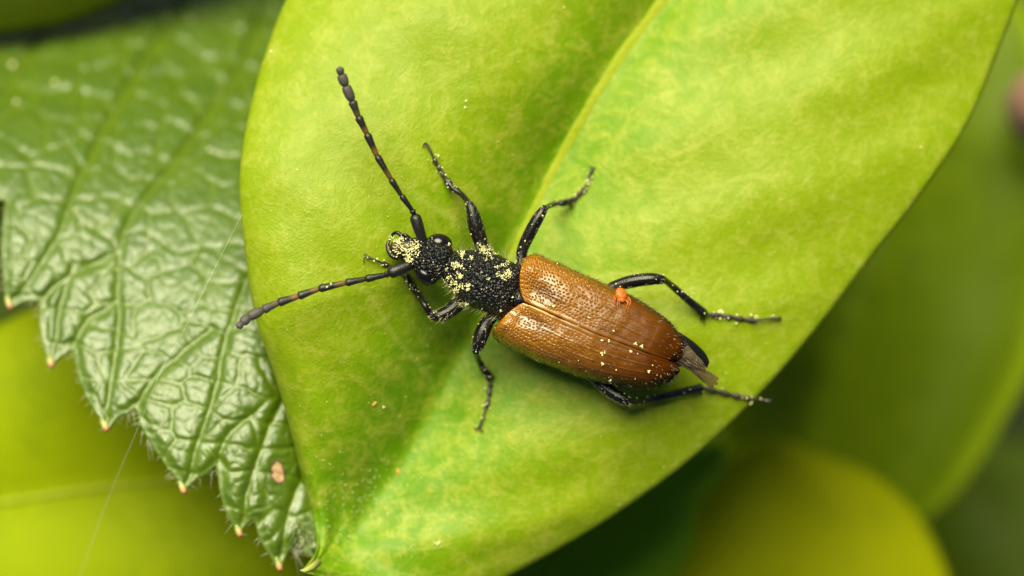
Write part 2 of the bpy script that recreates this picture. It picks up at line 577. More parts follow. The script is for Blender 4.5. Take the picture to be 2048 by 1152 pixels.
back_leaf("smooth_leaf", "big dark green blurred leaf filling the right edge behind the main leaf",
          [(1850, -160, 1840, -160, 1865, -160), (1835, 0, 1600, 0, 2060, 30), (1800, 200, 1440, 190, 2110, 260), (1755, 400, 1380, 380, 2120, 500),
           (1712, 560, 1370, 560, 2085, 690), (1665, 740, 1390, 730, 2005, 850), (1620, 900, 1440, 900, 1890, 1010), (1580, 1040, 1500, 1030, 1730, 1095), (1562, 1110, 1550, 1105, 1580, 1118)],
          -15.0, 2.4, 0.8, M_right, rib=M_right)
back_leaf("smooth_leaf", "dark green leaf under the main leaf at the bottom centre",
          [(900, 1330, 890, 1330, 910, 1340), (1000, 1230, 930, 1130, 1060, 1330), (1130, 1120, 1030, 1000, 1240, 1240),
           (1260, 1030, 1170, 930, 1370, 1130), (1350, 965, 1290, 905, 1400, 1010), (1420, 915, 1390, 885, 1450, 945), (1450, 892, 1446, 888, 1455, 897)],
          -8.0, 0.4, 0.7, M_mid, rib=M_mid)
back_leaf("smooth_leaf", "dark green leaf deep in the lower right corner",
          [(2300, 1500, 2290, 1500, 2310, 1500), (2190, 1330, 2030, 1400, 2330, 1250), (2080, 1170, 1890, 1240, 2230, 1050),
           (1990, 1040, 1850, 1090, 2130, 920), (1930, 940, 1860, 960, 2010, 880), (1900, 890, 1895, 892, 1908, 885)],
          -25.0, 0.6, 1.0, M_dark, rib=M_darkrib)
back_leaf("smooth_leaf", "dim olive leaf with brownish edge in the top left corner",
          [(-480, -330, -490, -320, -470, -340), (-280, -250, -330, 40, -220, -520), (-60, -200, -90, 70, 0, -520),
           (160, -190, 120, 50, 200, -500), (330, -215, 310, -25, 350, -430), (460, -240, 470, -110, 460, -370), (540, -250, 542, -245, 538, -256)],
          -5.2, 0.2, 0.6, M_olive, rib=M_olive)  # unseen part stretched sideways and raised to shade the toothed leaf's top
back_leaf("smooth_leaf", "dark leaf seen in the gap left of the toothed leaf",
          [(-420, 560, -420, 550, -420, 570), (-280, 560, -270, 360, -270, 740), (-80, 570, -70, 380, -70, 760),
           (100, 580, 110, 420, 110, 730), (230, 590, 232, 580, 232, 600)],
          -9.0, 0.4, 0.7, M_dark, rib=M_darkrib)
back_leaf("smooth_leaf", "dim leaf deep behind the gap at the top left of the main leaf",
          [(330, -420, 320, -420, 340, -420), (390, -250, 250, -230, 540, -270), (450, -60, 290, -30, 640, -90), (510, 130, 380, 160, 660, 100), (550, 260, 545, 262, 555, 258)],
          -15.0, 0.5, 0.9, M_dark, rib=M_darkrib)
back_leaf("smooth_leaf", "shadowed leaf deep in the top right corner",
          [(2500, -100, 2500, -110, 2500, -90), (2350, -60, 2370, -220, 2330, 110), (2180, -20, 2190, -180, 2170, 150), (2030, 20, 2030, -100, 2040, 140), (1930, 40, 1928, 35, 1932, 46)],
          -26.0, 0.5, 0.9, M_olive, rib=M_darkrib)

# pinkish bud on a reddish twig, far out of focus on the right
M_bud = plain_mat("pink_bud", (0.26, 0.15, 0.10), 0.7, spec=0.1)
M_twig = plain_mat("reddish_twig", (0.10, 0.045, 0.03), 0.6)
bud = empty("flower_bud", P(2085, 300, -12.6))
tag(bud, "out of focus pinkish bud on a reddish twig at the right edge", "bud")
bo = tuple(bud.location)
pp = [P(2073, 140, -11.6), P(2062, 180, -11.8), P(2058, 225, -12), P(2066, 268, -12.3), P(2083, 300, -12.6)]
v, f = tube(catmull([tuple(p) for p in pp], 12), [0.10, 0.27, 0.41, 0.50, 0.55, 0.56, 0.52, 0.46, 0.38, 0.28, 0.19, 0.11], sides=12)
mesh_obj("bud_head", v, f, M_bud, bud, bo)
pp = [P(2083, 296, -12.6), P(2110, 340, -13.5), P(2170, 420, -16), P(2230, 560, -22)]
v, f = tube(catmull([tuple(p) for p in pp], 12), np.linspace(0.09, 0.14, 12), sides=8)
mesh_obj("twig", v, f, M_twig, bud, bo)

# ---- toothed, quilted leaf on the left
EDGE = [(-330, -420), (-300, -200), (-240, 60), (-190, 190), (-150, 330), (-128, 392), (-120, 400), (-85, 392), (-40, 388), (-5, 396), (10, 402),
        (6, 440), (3, 490), (5, 540), (11, 590), (19, 616), (32, 610), (52, 602), (72, 603), (82, 606),
        (78, 630), (80, 660), (88, 695), (97, 720), (103, 733), (112, 722), (128, 710), (142, 700), (147, 702),
        (152, 738), (163, 772), (180, 806), (198, 835), (213, 860), (225, 846), (240, 832), (258, 826), (269, 816), (273, 820),
        (280, 848), (296, 878), (318, 912), (342, 946), (358, 966), (368, 985), (378, 972), (394, 958), (414, 948), (429, 934), (434, 934),
        (438, 975), (446, 1008), (458, 1038), (470, 1056), (480, 1071), (487, 1056), (498, 1045), (508, 1040), (511, 1046),
        (516, 1068), (528, 1094), (546, 1120), (560, 1139), (569, 1120), (578, 1102), (590, 1088), (598, 1080), (604, 1098), (614, 1112), (628, 1118),
        (690, 1110), (740, 1060), (760, 900), (740, 600), (720, 300), (720, -50), (700, -420)]
VEINS = [[(19, 612), (62, 556), (112, 480), (150, 380), (205, 262), (290, 120), (380, -20), (470, -200)],
         [(103, 728), (112, 660), (128, 590), (150, 530)],
         [(213, 855), (221, 770), (236, 650), (238, 520), (262, 432), (330, 352), (420, 225), (500, 90), (560, -80)],
         [(368, 980), (394, 900), (424, 800), (448, 700), (476, 600), (530, 500), (600, 380), (680, 200)],
         [(480, 1066), (494, 990), (520, 905), (556, 820), (620, 700)],
         [(560, 1133), (572, 1060), (590, 985), (640, 900)],
         [(-120, 398), (-60, 300), (10, 180), (100, 40), (200, -120)],
         [(270, 818), (300, 770), (350, 715), (424, 660)],
         [(142, 702), (170, 650), (236, 600)],
         [(432, 936), (452, 880), (500, 830)],
         [(80, 606), (112, 575), (160, 540), (238, 505)]]


def densify(poly, step, closed=False):
    out = []
    pts = poly + ([poly[0]] if closed else [])
    for (x0, y0), (x1, y1) in zip(pts[:-1], pts[1:]):
        m = max(1, int(math.hypot(x1 - x0, y1 - y0) / step))
        for k in range(m):
            out.append((x0 + (x1 - x0) * k / m, y0 + (y1 - y0) * k / m))
    if not closed:
        out.append(poly[-1])
    return out


edge_c = [tuple(p) for p in catmull(EDGE[4:69], 900)]
keep = [edge_c[0]]
for p in edge_c[1:]:
    if math.hypot(p[0] - keep[-1][0], p[1] - keep[-1][1]) > 3.5:
        keep.append(p)
contour = EDGE[:4] + keep + EDGE[69:]
contour = densify(contour, 14, True)


def dist_poly(px, py, poly):
    """distance to a polyline, plus side-less parameter"""
    best = np.full(px.shape, 1e9)
    for (x0, y0), (x1, y1) in zip(poly[:-1], poly[1:]):
        dx, dy = x1 - x0, y1 - y0
        t = np.clip(((px - x0) * dx + (py - y0) * dy) / (dx * dx + dy * dy + 1e-9), 0, 1)
        best = np.minimum(best, np.hypot(px - x0 - t * dx, py - y0 - t * dy))
    return best


def inside(px, py, poly):
    r = np.zeros(px.shape, bool)
    j = len(poly) - 1
    for i in range(len(poly)):
        xi, yi = poly[i]
        xj, yj = poly[j]
        if yi != yj:
            c = ((yi > py) != (yj > py)) & (px < (xj - xi) * (py - yi) / (yj - yi) + xi)
            r ^= c
        j = i
    return r


pts = []
yy = -420.0
row = 0
while yy < 1140:
    st = 4.2 if yy > 260 else 7.0
    xs = np.arange(-330, 770, st) + (row % 2) * st * 0.5
    far = (xs > 640) | (xs < -40)
    xs = np.concatenate([xs[~far], xs[far][::3]])
    pts.append(np.stack([xs, np.full(xs.shape, yy)], -1))
    yy += st * 0.87
    row += 1
pts = np.concatenate(pts)
ins = inside(pts[:, 0], pts[:, 1], contour) & (dist_poly(pts[:, 0], pts[:, 1], contour + [contour[0]]) > 2.6)
pts = pts[ins]
pts += rng.uniform(-0.4, 0.4, pts.shape)
nb = len(contour)
allp = [Vector(p) for p in contour] + [Vector(p) for p in pts.tolist()]
cv, ce, cf, *_ = delaunay_2d_cdt(allp, [(i, (i + 1) % nb) for i in range(nb)], [], 1, 1e-4)
SP = np.array([tuple(p) for p in cv])
sx, sy = SP[:, 0], SP[:, 1]
# domain warp so that cells look grown rather than drawn
wx = sx + 16 * (vnoise(sx / 45, sy / 45) - 0.5) + 7 * (vnoise(sx / 17 + 4, sy / 17) - 0.5)
wy = sy + 16 * (vnoise(sx / 45 + 20, sy / 45 + 9) - 0.5) + 7 * (vnoise(sx / 17 + 31, sy / 17 + 2) - 0.5)


def cells(px, py, spx, spy, seed, rot=0.0):
    r = np.random.default_rng(seed)
    ca, sa = math.cos(rot), math.sin(rot)
    gx = (px * ca + py * sa) / spx
    gy = (-px * sa + py * ca) / spy
    ix, iy = np.floor(gx).astype(int), np.floor(gy).astype(int)
    tab = r.random((97, 89, 2)) * 0.84 + 0.08
    f1 = np.full(px.shape, 9.0)
    f2 = np.full(px.shape, 9.0)
    for a in (-1, 0, 1):
        for b in (-1, 0, 1):
            cx, cy = ix + a, iy + b
            j = tab[cx % 97, cy % 89]
            d = np.hypot(cx + j[..., 0] - gx, cy + j[..., 1] - gy)
            nf1 = np.minimum(f1, d)
            f2 = np.minimum(np.maximum(f1, d), f2)
            f1 = nf1
    return f1, f2


vd = np.full(sx.shape, 1e9)
for vv in VEINS:
    cvv = [tuple(p) for p in catmull(vv, 40)]
    vd = np.minimum(vd, dist_poly(wx * 0.4 + sx * 0.6, wy * 0.4 + sy * 0.6, cvv))
a1, a2 = cells(wx, wy, 88, 56, 11, 0.10)
b1, b2 = cells(wx + 300, wy, 30, 25, 23, 0.5)
e1 = 1 - (1 - np.clip((a2 - a1) / 0.34, 0, 1)) ** 2.6
e2 = 1 - (1 - np.clip((b2 - b1) / 0.40, 0, 1)) ** 2.0
ev = 1 - (1 - np.clip(vd / 24.0, 0, 1)) ** 2.2
bd = dist_poly(sx, sy, contour + [contour[0]])
relief = 0.11 * (ev - 1) + 0.055 * (e1 - 1) * (0.35 + 0.65 * ev) + 0.022 * (e2 - 1) * ev * e1
relief = relief + 0.035 * (vnoise(sx / 38, sy / 38) - 0.5) + 0.010 * (vnoise(sx / 8, sy / 8) - 0.5)
relief *= (smoothstep(0, 16, bd) * 0.85 + 0.15) * (1 + 1.6 * smoothstep(420, 120, sy))
base_z = sinterp(sy, [-420, -100, 100, 250, 400, 550, 700, 850, 1000, 1150],
                   [-11.5, -8.6, -5.8, -3.5, -1.85, -0.85, -0.25, 0.15, 0.42, 0.5])
base_z = base_z - 0.9 * smoothstep(470, 740, sx + (1100 - sy) * 0.1 * 0) * (1 - 0.4 * smoothstep(900, 1100, sy)) - 0.35 * smoothstep(140, -250, sx)
base_z = base_z - 0.10 * (1 - smoothstep(0, 26, bd)) + 0.25 * np.sin((sx + sy) / 170.0) * smoothstep(1200, 600, sy)
SZ = base_z + relief - 0.3
SV = PA(sx, sy, SZ)
veinmask = np.clip(1 - np.minimum(smoothstep(0, 10, vd), smoothstep(0, 0.18, a2 - a1) * 0.8 + 0.2), 0, 1)
scar = 1 - smoothstep(0.6, 1.15, np.hypot((sx - 556) / 13, (sy - 944) / 25) + 0.5 * (vnoise(sx / 7, sy / 7) - 0.5))
rimm = 1 - smoothstep(1, 8, bd)

T = NT("toothed_leaf")
co = T.coords()
n1 = T.noise(co, 1.2, 4.0)
n2 = T.noise(co, 9.0, 5.0, 0.65)
col = T.ramp(n1, (0.3, (0.052, 0.100, 0.0)), (0.7, (0.082, 0.138, 0.0)))
col = T.mix(T.math('MULTIPLY', T.attr("vein"), 0.75), col, c4((0.105, 0.160, 0.0)))
col = T.mix(T.math('MULTIPLY', T.attr("rim"), 0.5), col, c4((0.20, 0.28, 0.06)))
col = T.mix(T.math('MULTIPLY', n2, 0.25), col, c4((0.065, 0.14, 0.004)))
scarc = T.ramp(T.attr("scar"), (0.0, (0.05, 0.03, 0.012)), (0.45, (0.13, 0.07, 0.03)), (0.85, (0.46, 0.30, 0.15)))
col = T.mix(T.ramp(T.attr("scar"), (0.02, (0, 0, 0)), (0.25, (1, 1, 1))), col, scarc)
b = T.bump(n2, 0.5, 0.032)
b = T.bump(T.noise(co, 34.0, 3.0), 0.3, 0.006, b)
p = T.principled(Base_Color=col, Roughness=T.math('ADD', T.math('MULTIPLY', n2, 0.36), 0.16), Normal=b, Specular_IOR_Level=0.8)
tr = T.n("ShaderNodeBsdfTranslucent", {"Color": c4((0.10, 0.20, 0.01))})
M_tooth = T.finish(T.n("ShaderNodeMixShader", {0: 0.12, 1: p.outputs[0], 2: tr.outputs[0]}))

tl = empty("toothed_leaf", P(700, 1060, -0.5))
tag(tl, "dark green wrinkled leaf with toothed edge on the left", "leaf")
TO = tuple(tl.location)
tb = mesh_obj("blade", SV, cf, M_tooth, tl, TO, attrs={"vein": veinmask, "scar": scar, "rim": rimm})
fix_normals(tb)
if sum(p.normal.z for p in tb.data.polygons[:200]) < 0:
    tb.data.flip_normals()
sm = tb.modifiers.new("thickness", 'SOLIDIFY')
sm.thickness = 0.07
sm.offset = -1
v, f = tube(catmull([tuple(P(690, 1090, -0.35)), tuple(P(760, 1140, -0.8)), tuple(P(800, 1250, -2.5)), tuple(P(820, 1330, -6))], 14), np.linspace(0.10, 0.15, 14))
mesh_obj("petiole", v, f, M_darkrib, tl, TO)


def tooth_z(px, py):
    return float(SZ[int(np.argmin((sx - px) ** 2 + (sy - py) ** 2))])


# hard pale-to-red point at the end of every tooth
T = NT("tooth_point")
tc = T.ramp(T.attr("t"), (0.0, (0.16, 0.24, 0.03)), (0.25, (0.40, 0.36, 0.12)), (0.5, (0.45, 0.24, 0.11)), (0.68, (0.22, 0.05, 0.02)), (1.0, (0.06, 0.02, 0.012)))
M_tp = T.finish(T.principled(Base_Color=tc, Roughness=0.4))
for (tx, ty), (ix, iy) in [((21, 617), (13, 592)), ((104, 734), (97, 712)), ((214, 861), (203, 838)),
                           ((369, 986), (359, 962)), ((481, 1072), (472, 1050)), ((561, 1140), (551, 1115)), ((-120, 402), (-126, 380))]:
    z0, z1 = tooth_z(ix, iy), tooth_z(tx, ty)
    pth = catmull([tuple(P(ix, iy, z0 - 0.03)), tuple(P(ix * 0.4 + tx * 0.6, iy * 0.4 + ty * 0.6, z1 - 0.015)), tuple(P(tx, ty, z1)), tuple(P(tx + (tx - ix) * 0.12, ty + (ty - iy) * 0.14, z1 - 0.01))], 12)
    v, f = tube(pth, np.interp(np.linspace(0, 1, 12), [0, 0.35, 0.7, 1], [0.05, 0.066, 0.046, 0.010]), sides=10, squash=0.7)
    tv = np.concatenate([np.repeat(np.linspace(0, 1, 12), 10), [0, 1]])
    mesh_obj("tooth_point", v, f, M_tp, tl, TO, attrs={"t": tv})
# downy hairs of the margin
M_down = plain_mat("pale_hair", (0.55, 0.55, 0.38), 0.4)
bag = Bag()
for i, (ex, ey) in enumerate(keep):
    if ey < 420 or ey > 1125 or rng.random() < 0.65:
        continue
    e2_ = keep[min(i + 1, len(keep) - 1)]
    tx, ty = e2_[0] - ex, e2_[1] - ey
    L = math.hypot(tx, ty) + 1e-6
    nx, ny = -ty / L, tx / L      # outward (left / down)
    z = tooth_z(ex, ey)
    d = np.array([nx + rng.normal(0, .5), -(ny + rng.normal(0, .5)), rng.normal(0.1, 0.4)])
    hair_bag(bag, P(ex, ey, z - 0.03), d, rng.uniform(0.06, 0.22), 0.005, bend=(0.1 * rng.normal(), -0.25, -0.2))
for k in range(60):               # woolly tuft by the last tooth
    hx, hy = rng.uniform(585, 622), rng.uniform(1040, 1112)
    hair_bag(bag, P(hx, hy, tooth_z(hx, hy) + 0.01), rng.normal(0, 1, 3) + [0, -0.5, 0.3], rng.uniform(0.15, 0.35), 0.005, bend=rng.normal(0, 0.5, 3), seg=4)
for hx, hy, dx, dy in [(262, 820, -0.4, -1), (266, 822, 0.1, -1), (300, 885, 0.15, -1), (296, 880, 0.0, -1), (430, 940, 0.6, -0.7), (425, 942, -0.2, -1), (286, 862, -0.3, -1)]:
    hair_bag(bag, P(hx, hy, tooth_z(hx, hy)), (dx, dy, 0.1), rng.uniform(0.28, 0.42), 0.006, bend=(0.1, -0.2, -0.1), seg=4)
o = mesh_obj("edge_hairs", bag.verts(), bag.f, M_down, tl, TO)
tag(o, kind="stuff")

# ================================================================== BEETLE
AX = np.array([0.928, -0.372, 0.0])      # head to tail, world
AX /= np.linalg.norm(AX)
LAT = np.array([-AX[1], AX[0], 0.0])     # towards the upper side of the picture
beetle = empty("beetle", P(1040, 600, leaf_z(1040, 600)))
tag(beetle, "black longhorn beetle with orange-brown wing cases dusted with yellow pollen", "beetle")
BO = tuple(beetle.location)


def loft(stations, sides=36, tangent=AX):
    """stations (px, py, zc, half width, up, down) -> closed superelliptic loft"""
    S = catmull(stations, len(stations) * 6)
    verts, faces = [], []
    nS = len(S)
    for k, (x, y, z, w, hu, hd) in enumerate(S):
        c = np.array(P(x, y, z))
        for q in range(sides):
            a = 2 * math.pi * q / sides
            ca, sa = math.cos(a), math.sin(a)
            ex = 2.0 / 2.25
            lx = math.copysign(abs(ca) ** ex, ca) * w
            lz = math.copysign(abs(sa) ** ex, sa) * (hu if sa > 0 else hd)
            verts.append(c + LAT * lx + np.array([0, 0, lz]))
    for k in range(nS - 1):
        for q in range(sides):
            q2 = (q + 1) % sides
            faces.append((k * sides + q, k * sides + q2, (k + 1) * sides + q2, (k + 1) * sides + q))
    c0 = len(verts)
    verts.append(np.array(P(*S[0][:3])))
    verts.append(np.array(P(*S[-1][:3])))
    for q in range(sides):
        q2 = (q + 1) % sides
        faces.append((q2, q, c0))
        faces.append(((nS - 1) * sides + q, (nS - 1) * sides + q2, c0 + 1))
    return np.array(verts), faces


body = Bag()
# head with muzzle and neck
body.add(*loft([(781, 489, 1.22, 0.05, 0.05, 0.06), (788, 491, 1.22, 0.13, 0.11, 0.14), (800, 495, 1.25, 0.20, 0.15, 0.2),
                (816, 500, 1.28, 0.26, 0.19, 0.24), (832, 505, 1.31, 0.31, 0.23, 0.28), (850, 511, 1.34, 0.39, 0.28, 0.32),
                (868, 518, 1.36, 0.43, 0.31, 0.33), (884, 524, 1.36, 0.42, 0.30, 0.33), (897, 529, 1.33, 0.29, 0.25, 0.30),
                (908, 534, 1.31, 0.25, 0.22, 0.27), (925, 541, 1.31, 0.25, 0.2, 0.25)]))
# pronotum
body.add(*loft([(893, 529, 1.28, 0.22, 0.20, 0.22), (897, 531, 1.29, 0.30, 0.26, 0.28), (906, 534, 1.31, 0.345, 0.31, 0.34),
                (922, 541, 1.33, 0.43, 0.38, 0.40), (942, 549, 1.34, 0.53, 0.44, 0.44), (960, 557, 1.35, 0.585, 0.47, 0.46),
                (980, 566, 1.35, 0.575, 0.46, 0.46), (998, 574, 1.34, 0.555, 0.43, 0.45), (1012, 581, 1.33, 0.57, 0.39, 0.44),
                (1022, 586, 1.32, 0.585, 0.35, 0.42), (1027, 589, 1.31, 0.55, 0.28, 0.40), (1034, 593, 1.3, 0.48, 0.2, 0.4)]))
# hind thorax and abdomen under the wing cases
body.add(*loft([(1010, 585, 1.15, 0.40, 0.2, 0.40), (1035, 598, 1.15, 0.62, 0.22, 0.5), (1080, 618, 1.12, 0.74, 0.25, 0.55),
                (1150, 648, 1.10, 0.78, 0.25, 0.5), (1220, 676, 1.08, 0.74, 0.25, 0.42), (1290, 698, 1.06, 0.62, 0.22, 0.34),
                (1340, 702, 1.02, 0.42, 0.15, 0.27), (1378, 708, 0.96, 0.26, 0.11, 0.2), (1404, 720, 0.90, 0.16, 0.08, 0.13), (1417, 729, 0.88, 0.06, 0.05, 0.06)]))
# scutellum
body.add(*loft([(1018, 590, 1.45, 0.15, 0.12, 0.2), (1030, 595, 1.52, 0.16, 0.10, 0.2), (1040, 600, 1.55, 0.11, 0.08, 0.2), (1050, 604, 1.56, 0.04, 0.05, 0.15)], sides=16))


def ptube(pts, radii_px, n=None, sides=12, squash=None, dest=None):
    """pts (px,py,z); radii in photo px"""
    n = n or max(8, len(pts) * 6)
    c = catmull([tuple(P(*p)) for p in pts], n)
    r = np.clip(catmull([(a / 100.0,) for a in radii_px], n)[:, 0], 0.006, None)
    v, f = tube(c, r, sides=sides, squash=squash)
    (dest or body).add(v, f)
    return c, r


# mandibles and palps
ptube([(806, 478, 1.25), (797, 466, 1.24), (787, 467, 1.2), (781, 476, 1.17)], [4, 4, 3.2, 2])
ptube([(798, 516, 1.2), (784, 512, 1.18), (776, 498, 1.16), (776, 486, 1.14), (781, 479, 1.14)], [5, 5, 4.5, 3.6, 2])
ptube([(822, 480, 1.25), (812, 471, 1.28), (805, 470, 1.26)], [4, 4, 3])

# ---- legs: (px, py, height) - height None = resting on the leaf
def g(px, py, h):
    return (px, py, leaf_z(px, py) + h)


TARSI = []      # polylines of the pale feet, used for colouring
LEGAX = []


def leg(femur, fr, tibia, tr, tarsus, last, claws, spurs=()):
    c, r = ptube(femur, fr, n=26)
    LEGAX.append((c, r, 'femur'))
    c, r = ptube(tibia, tr, n=26)
    LEGAX.append((c, r, 'tibia'))
    # lobed foot segments
    a = np.array(tarsus, float)
    nseg = len(a) - 1
    for k in range(nseg):
        p0, p1 = a[k], a[k + 1]
        q = [tuple(p0 + (p1 - p0) * t) for t in (0, 0.4, 0.8, 1.0)]
        ptube(q, [2.6, 4.2, 5.6, 4.2], n=10, sides=10, squash=0.8)
    ptube(last, [2.4, 2.4, 3.2, 3.6][:len(last)] if len(last) <= 4 else None, n=12, sides=8)
    for cl in claws:
        ptube(cl, [2.2, 1.6, 0.9][:len(cl)], n=8, sides=6)
    for s in spurs:
        ptube(s, [1.9, 0.8], n=5, sides=6)
    TARSI.append(np.array([tuple(P(*p)) for p in tarsus] + [tuple(P(*p)) for p in last]))


# front leg, upper side
leg([(968, 515, 1.05), (962, 485, 0.98), (951, 450, 1.0), (944, 422, 1.02), (938, 405, 0.98)], [12, 14.5, 16, 12, 7.5],
    [(939, 408, 0.98), (923, 389, g(923, 389, .42)[2]), (907, 377, g(907, 377, .28)[2]), (893, 361, g(893, 361, .12)[2])], [6, 5.5, 6.2, 7.2],
    [g(893, 361, .1), g(884, 346, .07), g(876, 333, .06), g(868, 318, .06)],
    [g(868, 318, .09), g(862, 304, .11), g(855, 290, .08)],
    [[g(856, 291, .08), g(849, 288, .09), g(844, 297, .02)], [g(856, 291, .08), g(851, 285, .09), g(846, 290, .02)]])
# middle leg, upper side
leg([(1042, 535, 0.95), (1045, 500, 0.92), (1064, 458, 0.98), (1080, 430, 1.0), (1091, 414, 0.96)], [10, 11.5, 12.5, 11, 7],
    [(1089, 416, 0.96), (1109, 408, g(1109, 408, .55)[2]), (1127, 406, g(1127, 406, .35)[2]), (1143, 402, g(1143, 402, .14)[2])], [5.5, 5.6, 6.4, 7.2],
    [g(1143, 402, .1), g(1152, 394, .07), g(1161, 385, .06), g(1170, 376, .06)],
    [g(1169, 377, .1), g(1176, 358, .11), g(1184, 338, .08)],
    [[g(1184, 339, .08), g(1189, 334, .07), g(1190, 340, .0)], [g(1184, 339, .08), g(1182, 333, .07), g(1179, 336, .0)]],
    [[g(1139, 408, .1), g(1144, 420, .03)]])
# hind leg, upper side
leg([(1195, 590, 0.92), (1225, 574, 0.95), (1262, 563, 1.02), (1300, 558, 1.08), (1327, 559, 1.05)], [7, 10.5, 13, 12.5, 9],
    [(1326, 557, 1.05), (1350, 577, g(1350, 577, .5)[2]), (1380, 603, g(1380, 603, .28)[2]), (1409, 628, g(1409, 628, .12)[2])], [6, 7, 8, 9.6],
    [g(1411, 628, .1), g(1440, 631, .06), g(1464, 634, .055), g(1486, 638, .055), g(1510, 641, .05)],
    [g(1508, 641, .08), g(1533, 638, .09), g(1555, 637, .07)],
    [[g(1553, 637, .07), g(1561, 634, .06), g(1563, 640, .0)], [g(1553, 637, .07), g(1560, 640, .06), g(1560, 645, .0)]],
    [[g(1407, 632, .08), g(1408, 655, .03)], [g(1403, 631, .08), g(1400, 646, .03)]])
# hind leg, lower side
leg([(1160, 730, 0.85), (1196, 764, 0.8), (1220, 783, 0.82), (1243, 797, 0.86), (1260, 804, 0.84)], [8, 11, 12.5, 11.5, 8],
    [(1258, 804, 0.84), (1300, 799, g(1300, 799, .4)[2]), (1350, 787, g(1350, 787, .26)[2]), (1403, 775, g(1403, 775, .12)[2])], [6, 7, 8, 9],
    [g(1403, 775, .1), g(1432, 782, .06), g(1458, 788, .055), g(1480, 793, .055), g(1500, 797, .05)],
    [g(1498, 797, .08), g(1520, 799, .09), g(1538, 802, .07)],
    [[g(1537, 802, .07), g(1544, 799, .05), g(1546, 804, -.02)], [g(1537, 802, .07), g(1541, 806, .05), g(1540, 811, -.02)]])
# middle leg, lower side
leg([(1000, 620, 0.98), (978, 640, 0.98), (965, 664, 1.0), (957, 688, 1.0), (951, 706, 0.95)], [10, 13, 15, 13, 8],
    [(951, 704, 0.95), (958, 722, g(958, 722, .5)[2]), (969, 740, g(969, 740, .3)[2]), (981, 757, g(981, 757, .12)[2])], [5.5, 6, 7, 8.4],
    [g(981, 757, .1), g(980, 774, .06), g(978, 790, .06), g(973, 814, .06)],
    [g(972, 812, .09), g(966, 834, .1), g(958, 856, .08)],
    [[g(958, 856, .08), g(950, 857, .07), g(947, 851, .0)], [g(958, 856, .08), g(963, 862, .07), g(968, 861, .0)]],
    [[g(980, 754, .1), g(995, 753, .04)]])
# front leg, lower side
leg([(935, 585, 1.1), (916, 608, 1.05), (895, 625, 1.05), (876, 632, 1.05), (861, 632, 1.0)], [13, 15, 14, 11.5, 7],
    [(864, 634, 1.0), (848, 608, 1.05), (832, 583, g(832, 583, .2)[2]), (811, 549, g(811, 549, .12)[2])], [6, 6.5, 7, 7.6],
    [g(811, 549, .1), g(796, 540, .07), g(783, 533, .06), g(765, 526, .06)],
    [g(767, 527, .09), g(750, 520, .11), g(734, 513, .08)],
    [[g(735, 513, .08), g(728, 517, .08), g(728, 530, .02)], [g(735, 513, .08), g(731, 508, .07), g(727, 511, .0)]])

tmp_me = bpy.data.meshes.new("tmp")
tmp_me.from_pydata((body.verts() - np.array(BO)).tolist(), [], body.f)
tmp = bpy.data.objects.new("tmp", tmp_me)
COL.objects.link(tmp)
rm = tmp.modifiers.new("r", 'REMESH')
rm.mode = 'VOXEL'
rm.voxel_size = 0.0125
s_ = tmp.modifiers.new("s", 'SMOOTH')
s_.factor = 0.5
s_.iterations = 3
dg = bpy.context.evaluated_depsgraph_get()
bme = bpy.data.meshes.new_from_object(tmp.evaluated_get(dg))
bpy.data.objects.remove(tmp)
bme.name = "body"
nv_ = len(bme.vertices)
bvco = np.empty(nv_ * 3)
bme.vertices.foreach_get("co", bvco)
bvco = bvco.reshape(-1, 3)
wco = bvco + np.array(BO)
bme.polygons.foreach_set("use_smooth", [True] * len(bme.polygons))
# where the surface is foot, mouth or pitted armour
foot = np.full(nv_, 9.0)
for tp in TARSI:
    for p0, p1 in zip(tp[:-1], tp[1:]):
        d = p1 - p0
        t = np.clip(((wco - p0) @ d) / (d @ d + 1e-9), 0, 1)
        foot = np.minimum(foot, np.linalg.norm(wco - p0 - t[:, None] * d, axis=1))
foot = 1 - smoothstep(0.05, 0.11, foot)
kx = (CAM_D - wco[:, 2]) / CAM_D
vpx = wco[:, 0] / kx * 100 + 1024
vpy = 576 - wco[:, 1] / kx * 100
mouth = 1 - smoothstep(0.5, 1.1, np.hypot((vpx - 796) / 20, (vpy - 492) / 17))
al = (vpx - 865) * 0.928 + (vpy - 517) * 0.372
la = -(vpx - 865) * 0.372 + (vpy - 517) * 0.928
grain = smoothstep(-60, -40, al) * (1 - smoothstep(180, 190, al)) * (1 - smoothstep(58, 64, np.abs(la))) * smoothstep(1.0, 1.2, wco[:, 2])
for an, av in (("foot", foot), ("mouth", mouth), ("grain", grain)):
    a = bme.attributes.new(an, 'FLOAT', 'POINT')
    a.data.foreach_set("value", av.astype(np.float32))

T = NT("black_chitin")
co = T.coords()
vor = T.n("ShaderNodeTexVoronoi", {"Vector": co, "Scale": 20.0, "Randomness": 0.85}, feature='SMOOTH_F1').outputs["Distance"]
hn = T.noise(co, 38.0, 3.0, 0.6)
hgt = T.math('MULTIPLY', vor, T.attr("grain"))
b1 = T.bump(hgt, 1.0, -0.085)
b2 = T.bump(hn, 0.35, 0.018, b1)
col = T.mix(T.attr("foot"), c4((0.005, 0.0045, 0.004)), c4((0.040, 0.032, 0.024)))
col = T.mix(T.math('MULTIPLY', T.attr("mouth"), 0.7), col, T.ramp(T.noise(co, 14.0, 3.0), (0.35, (0.015, 0.01, 0.006)), (0.58, (0.10, 0.045, 0.012)), (0.75, (0.30, 0.20, 0.07))))
rg = T.math('ADD', T.math('MULTIPLY', T.attr("foot"), 0.15), T.math('ADD', T.math('MULTIPLY', hn, 0.2), 0.17))
M_black = T.finish(T.principled(Base_Color=col, Roughness=rg, Normal=b2, Specular_IOR_Level=0.42))
bme.materials.clear()
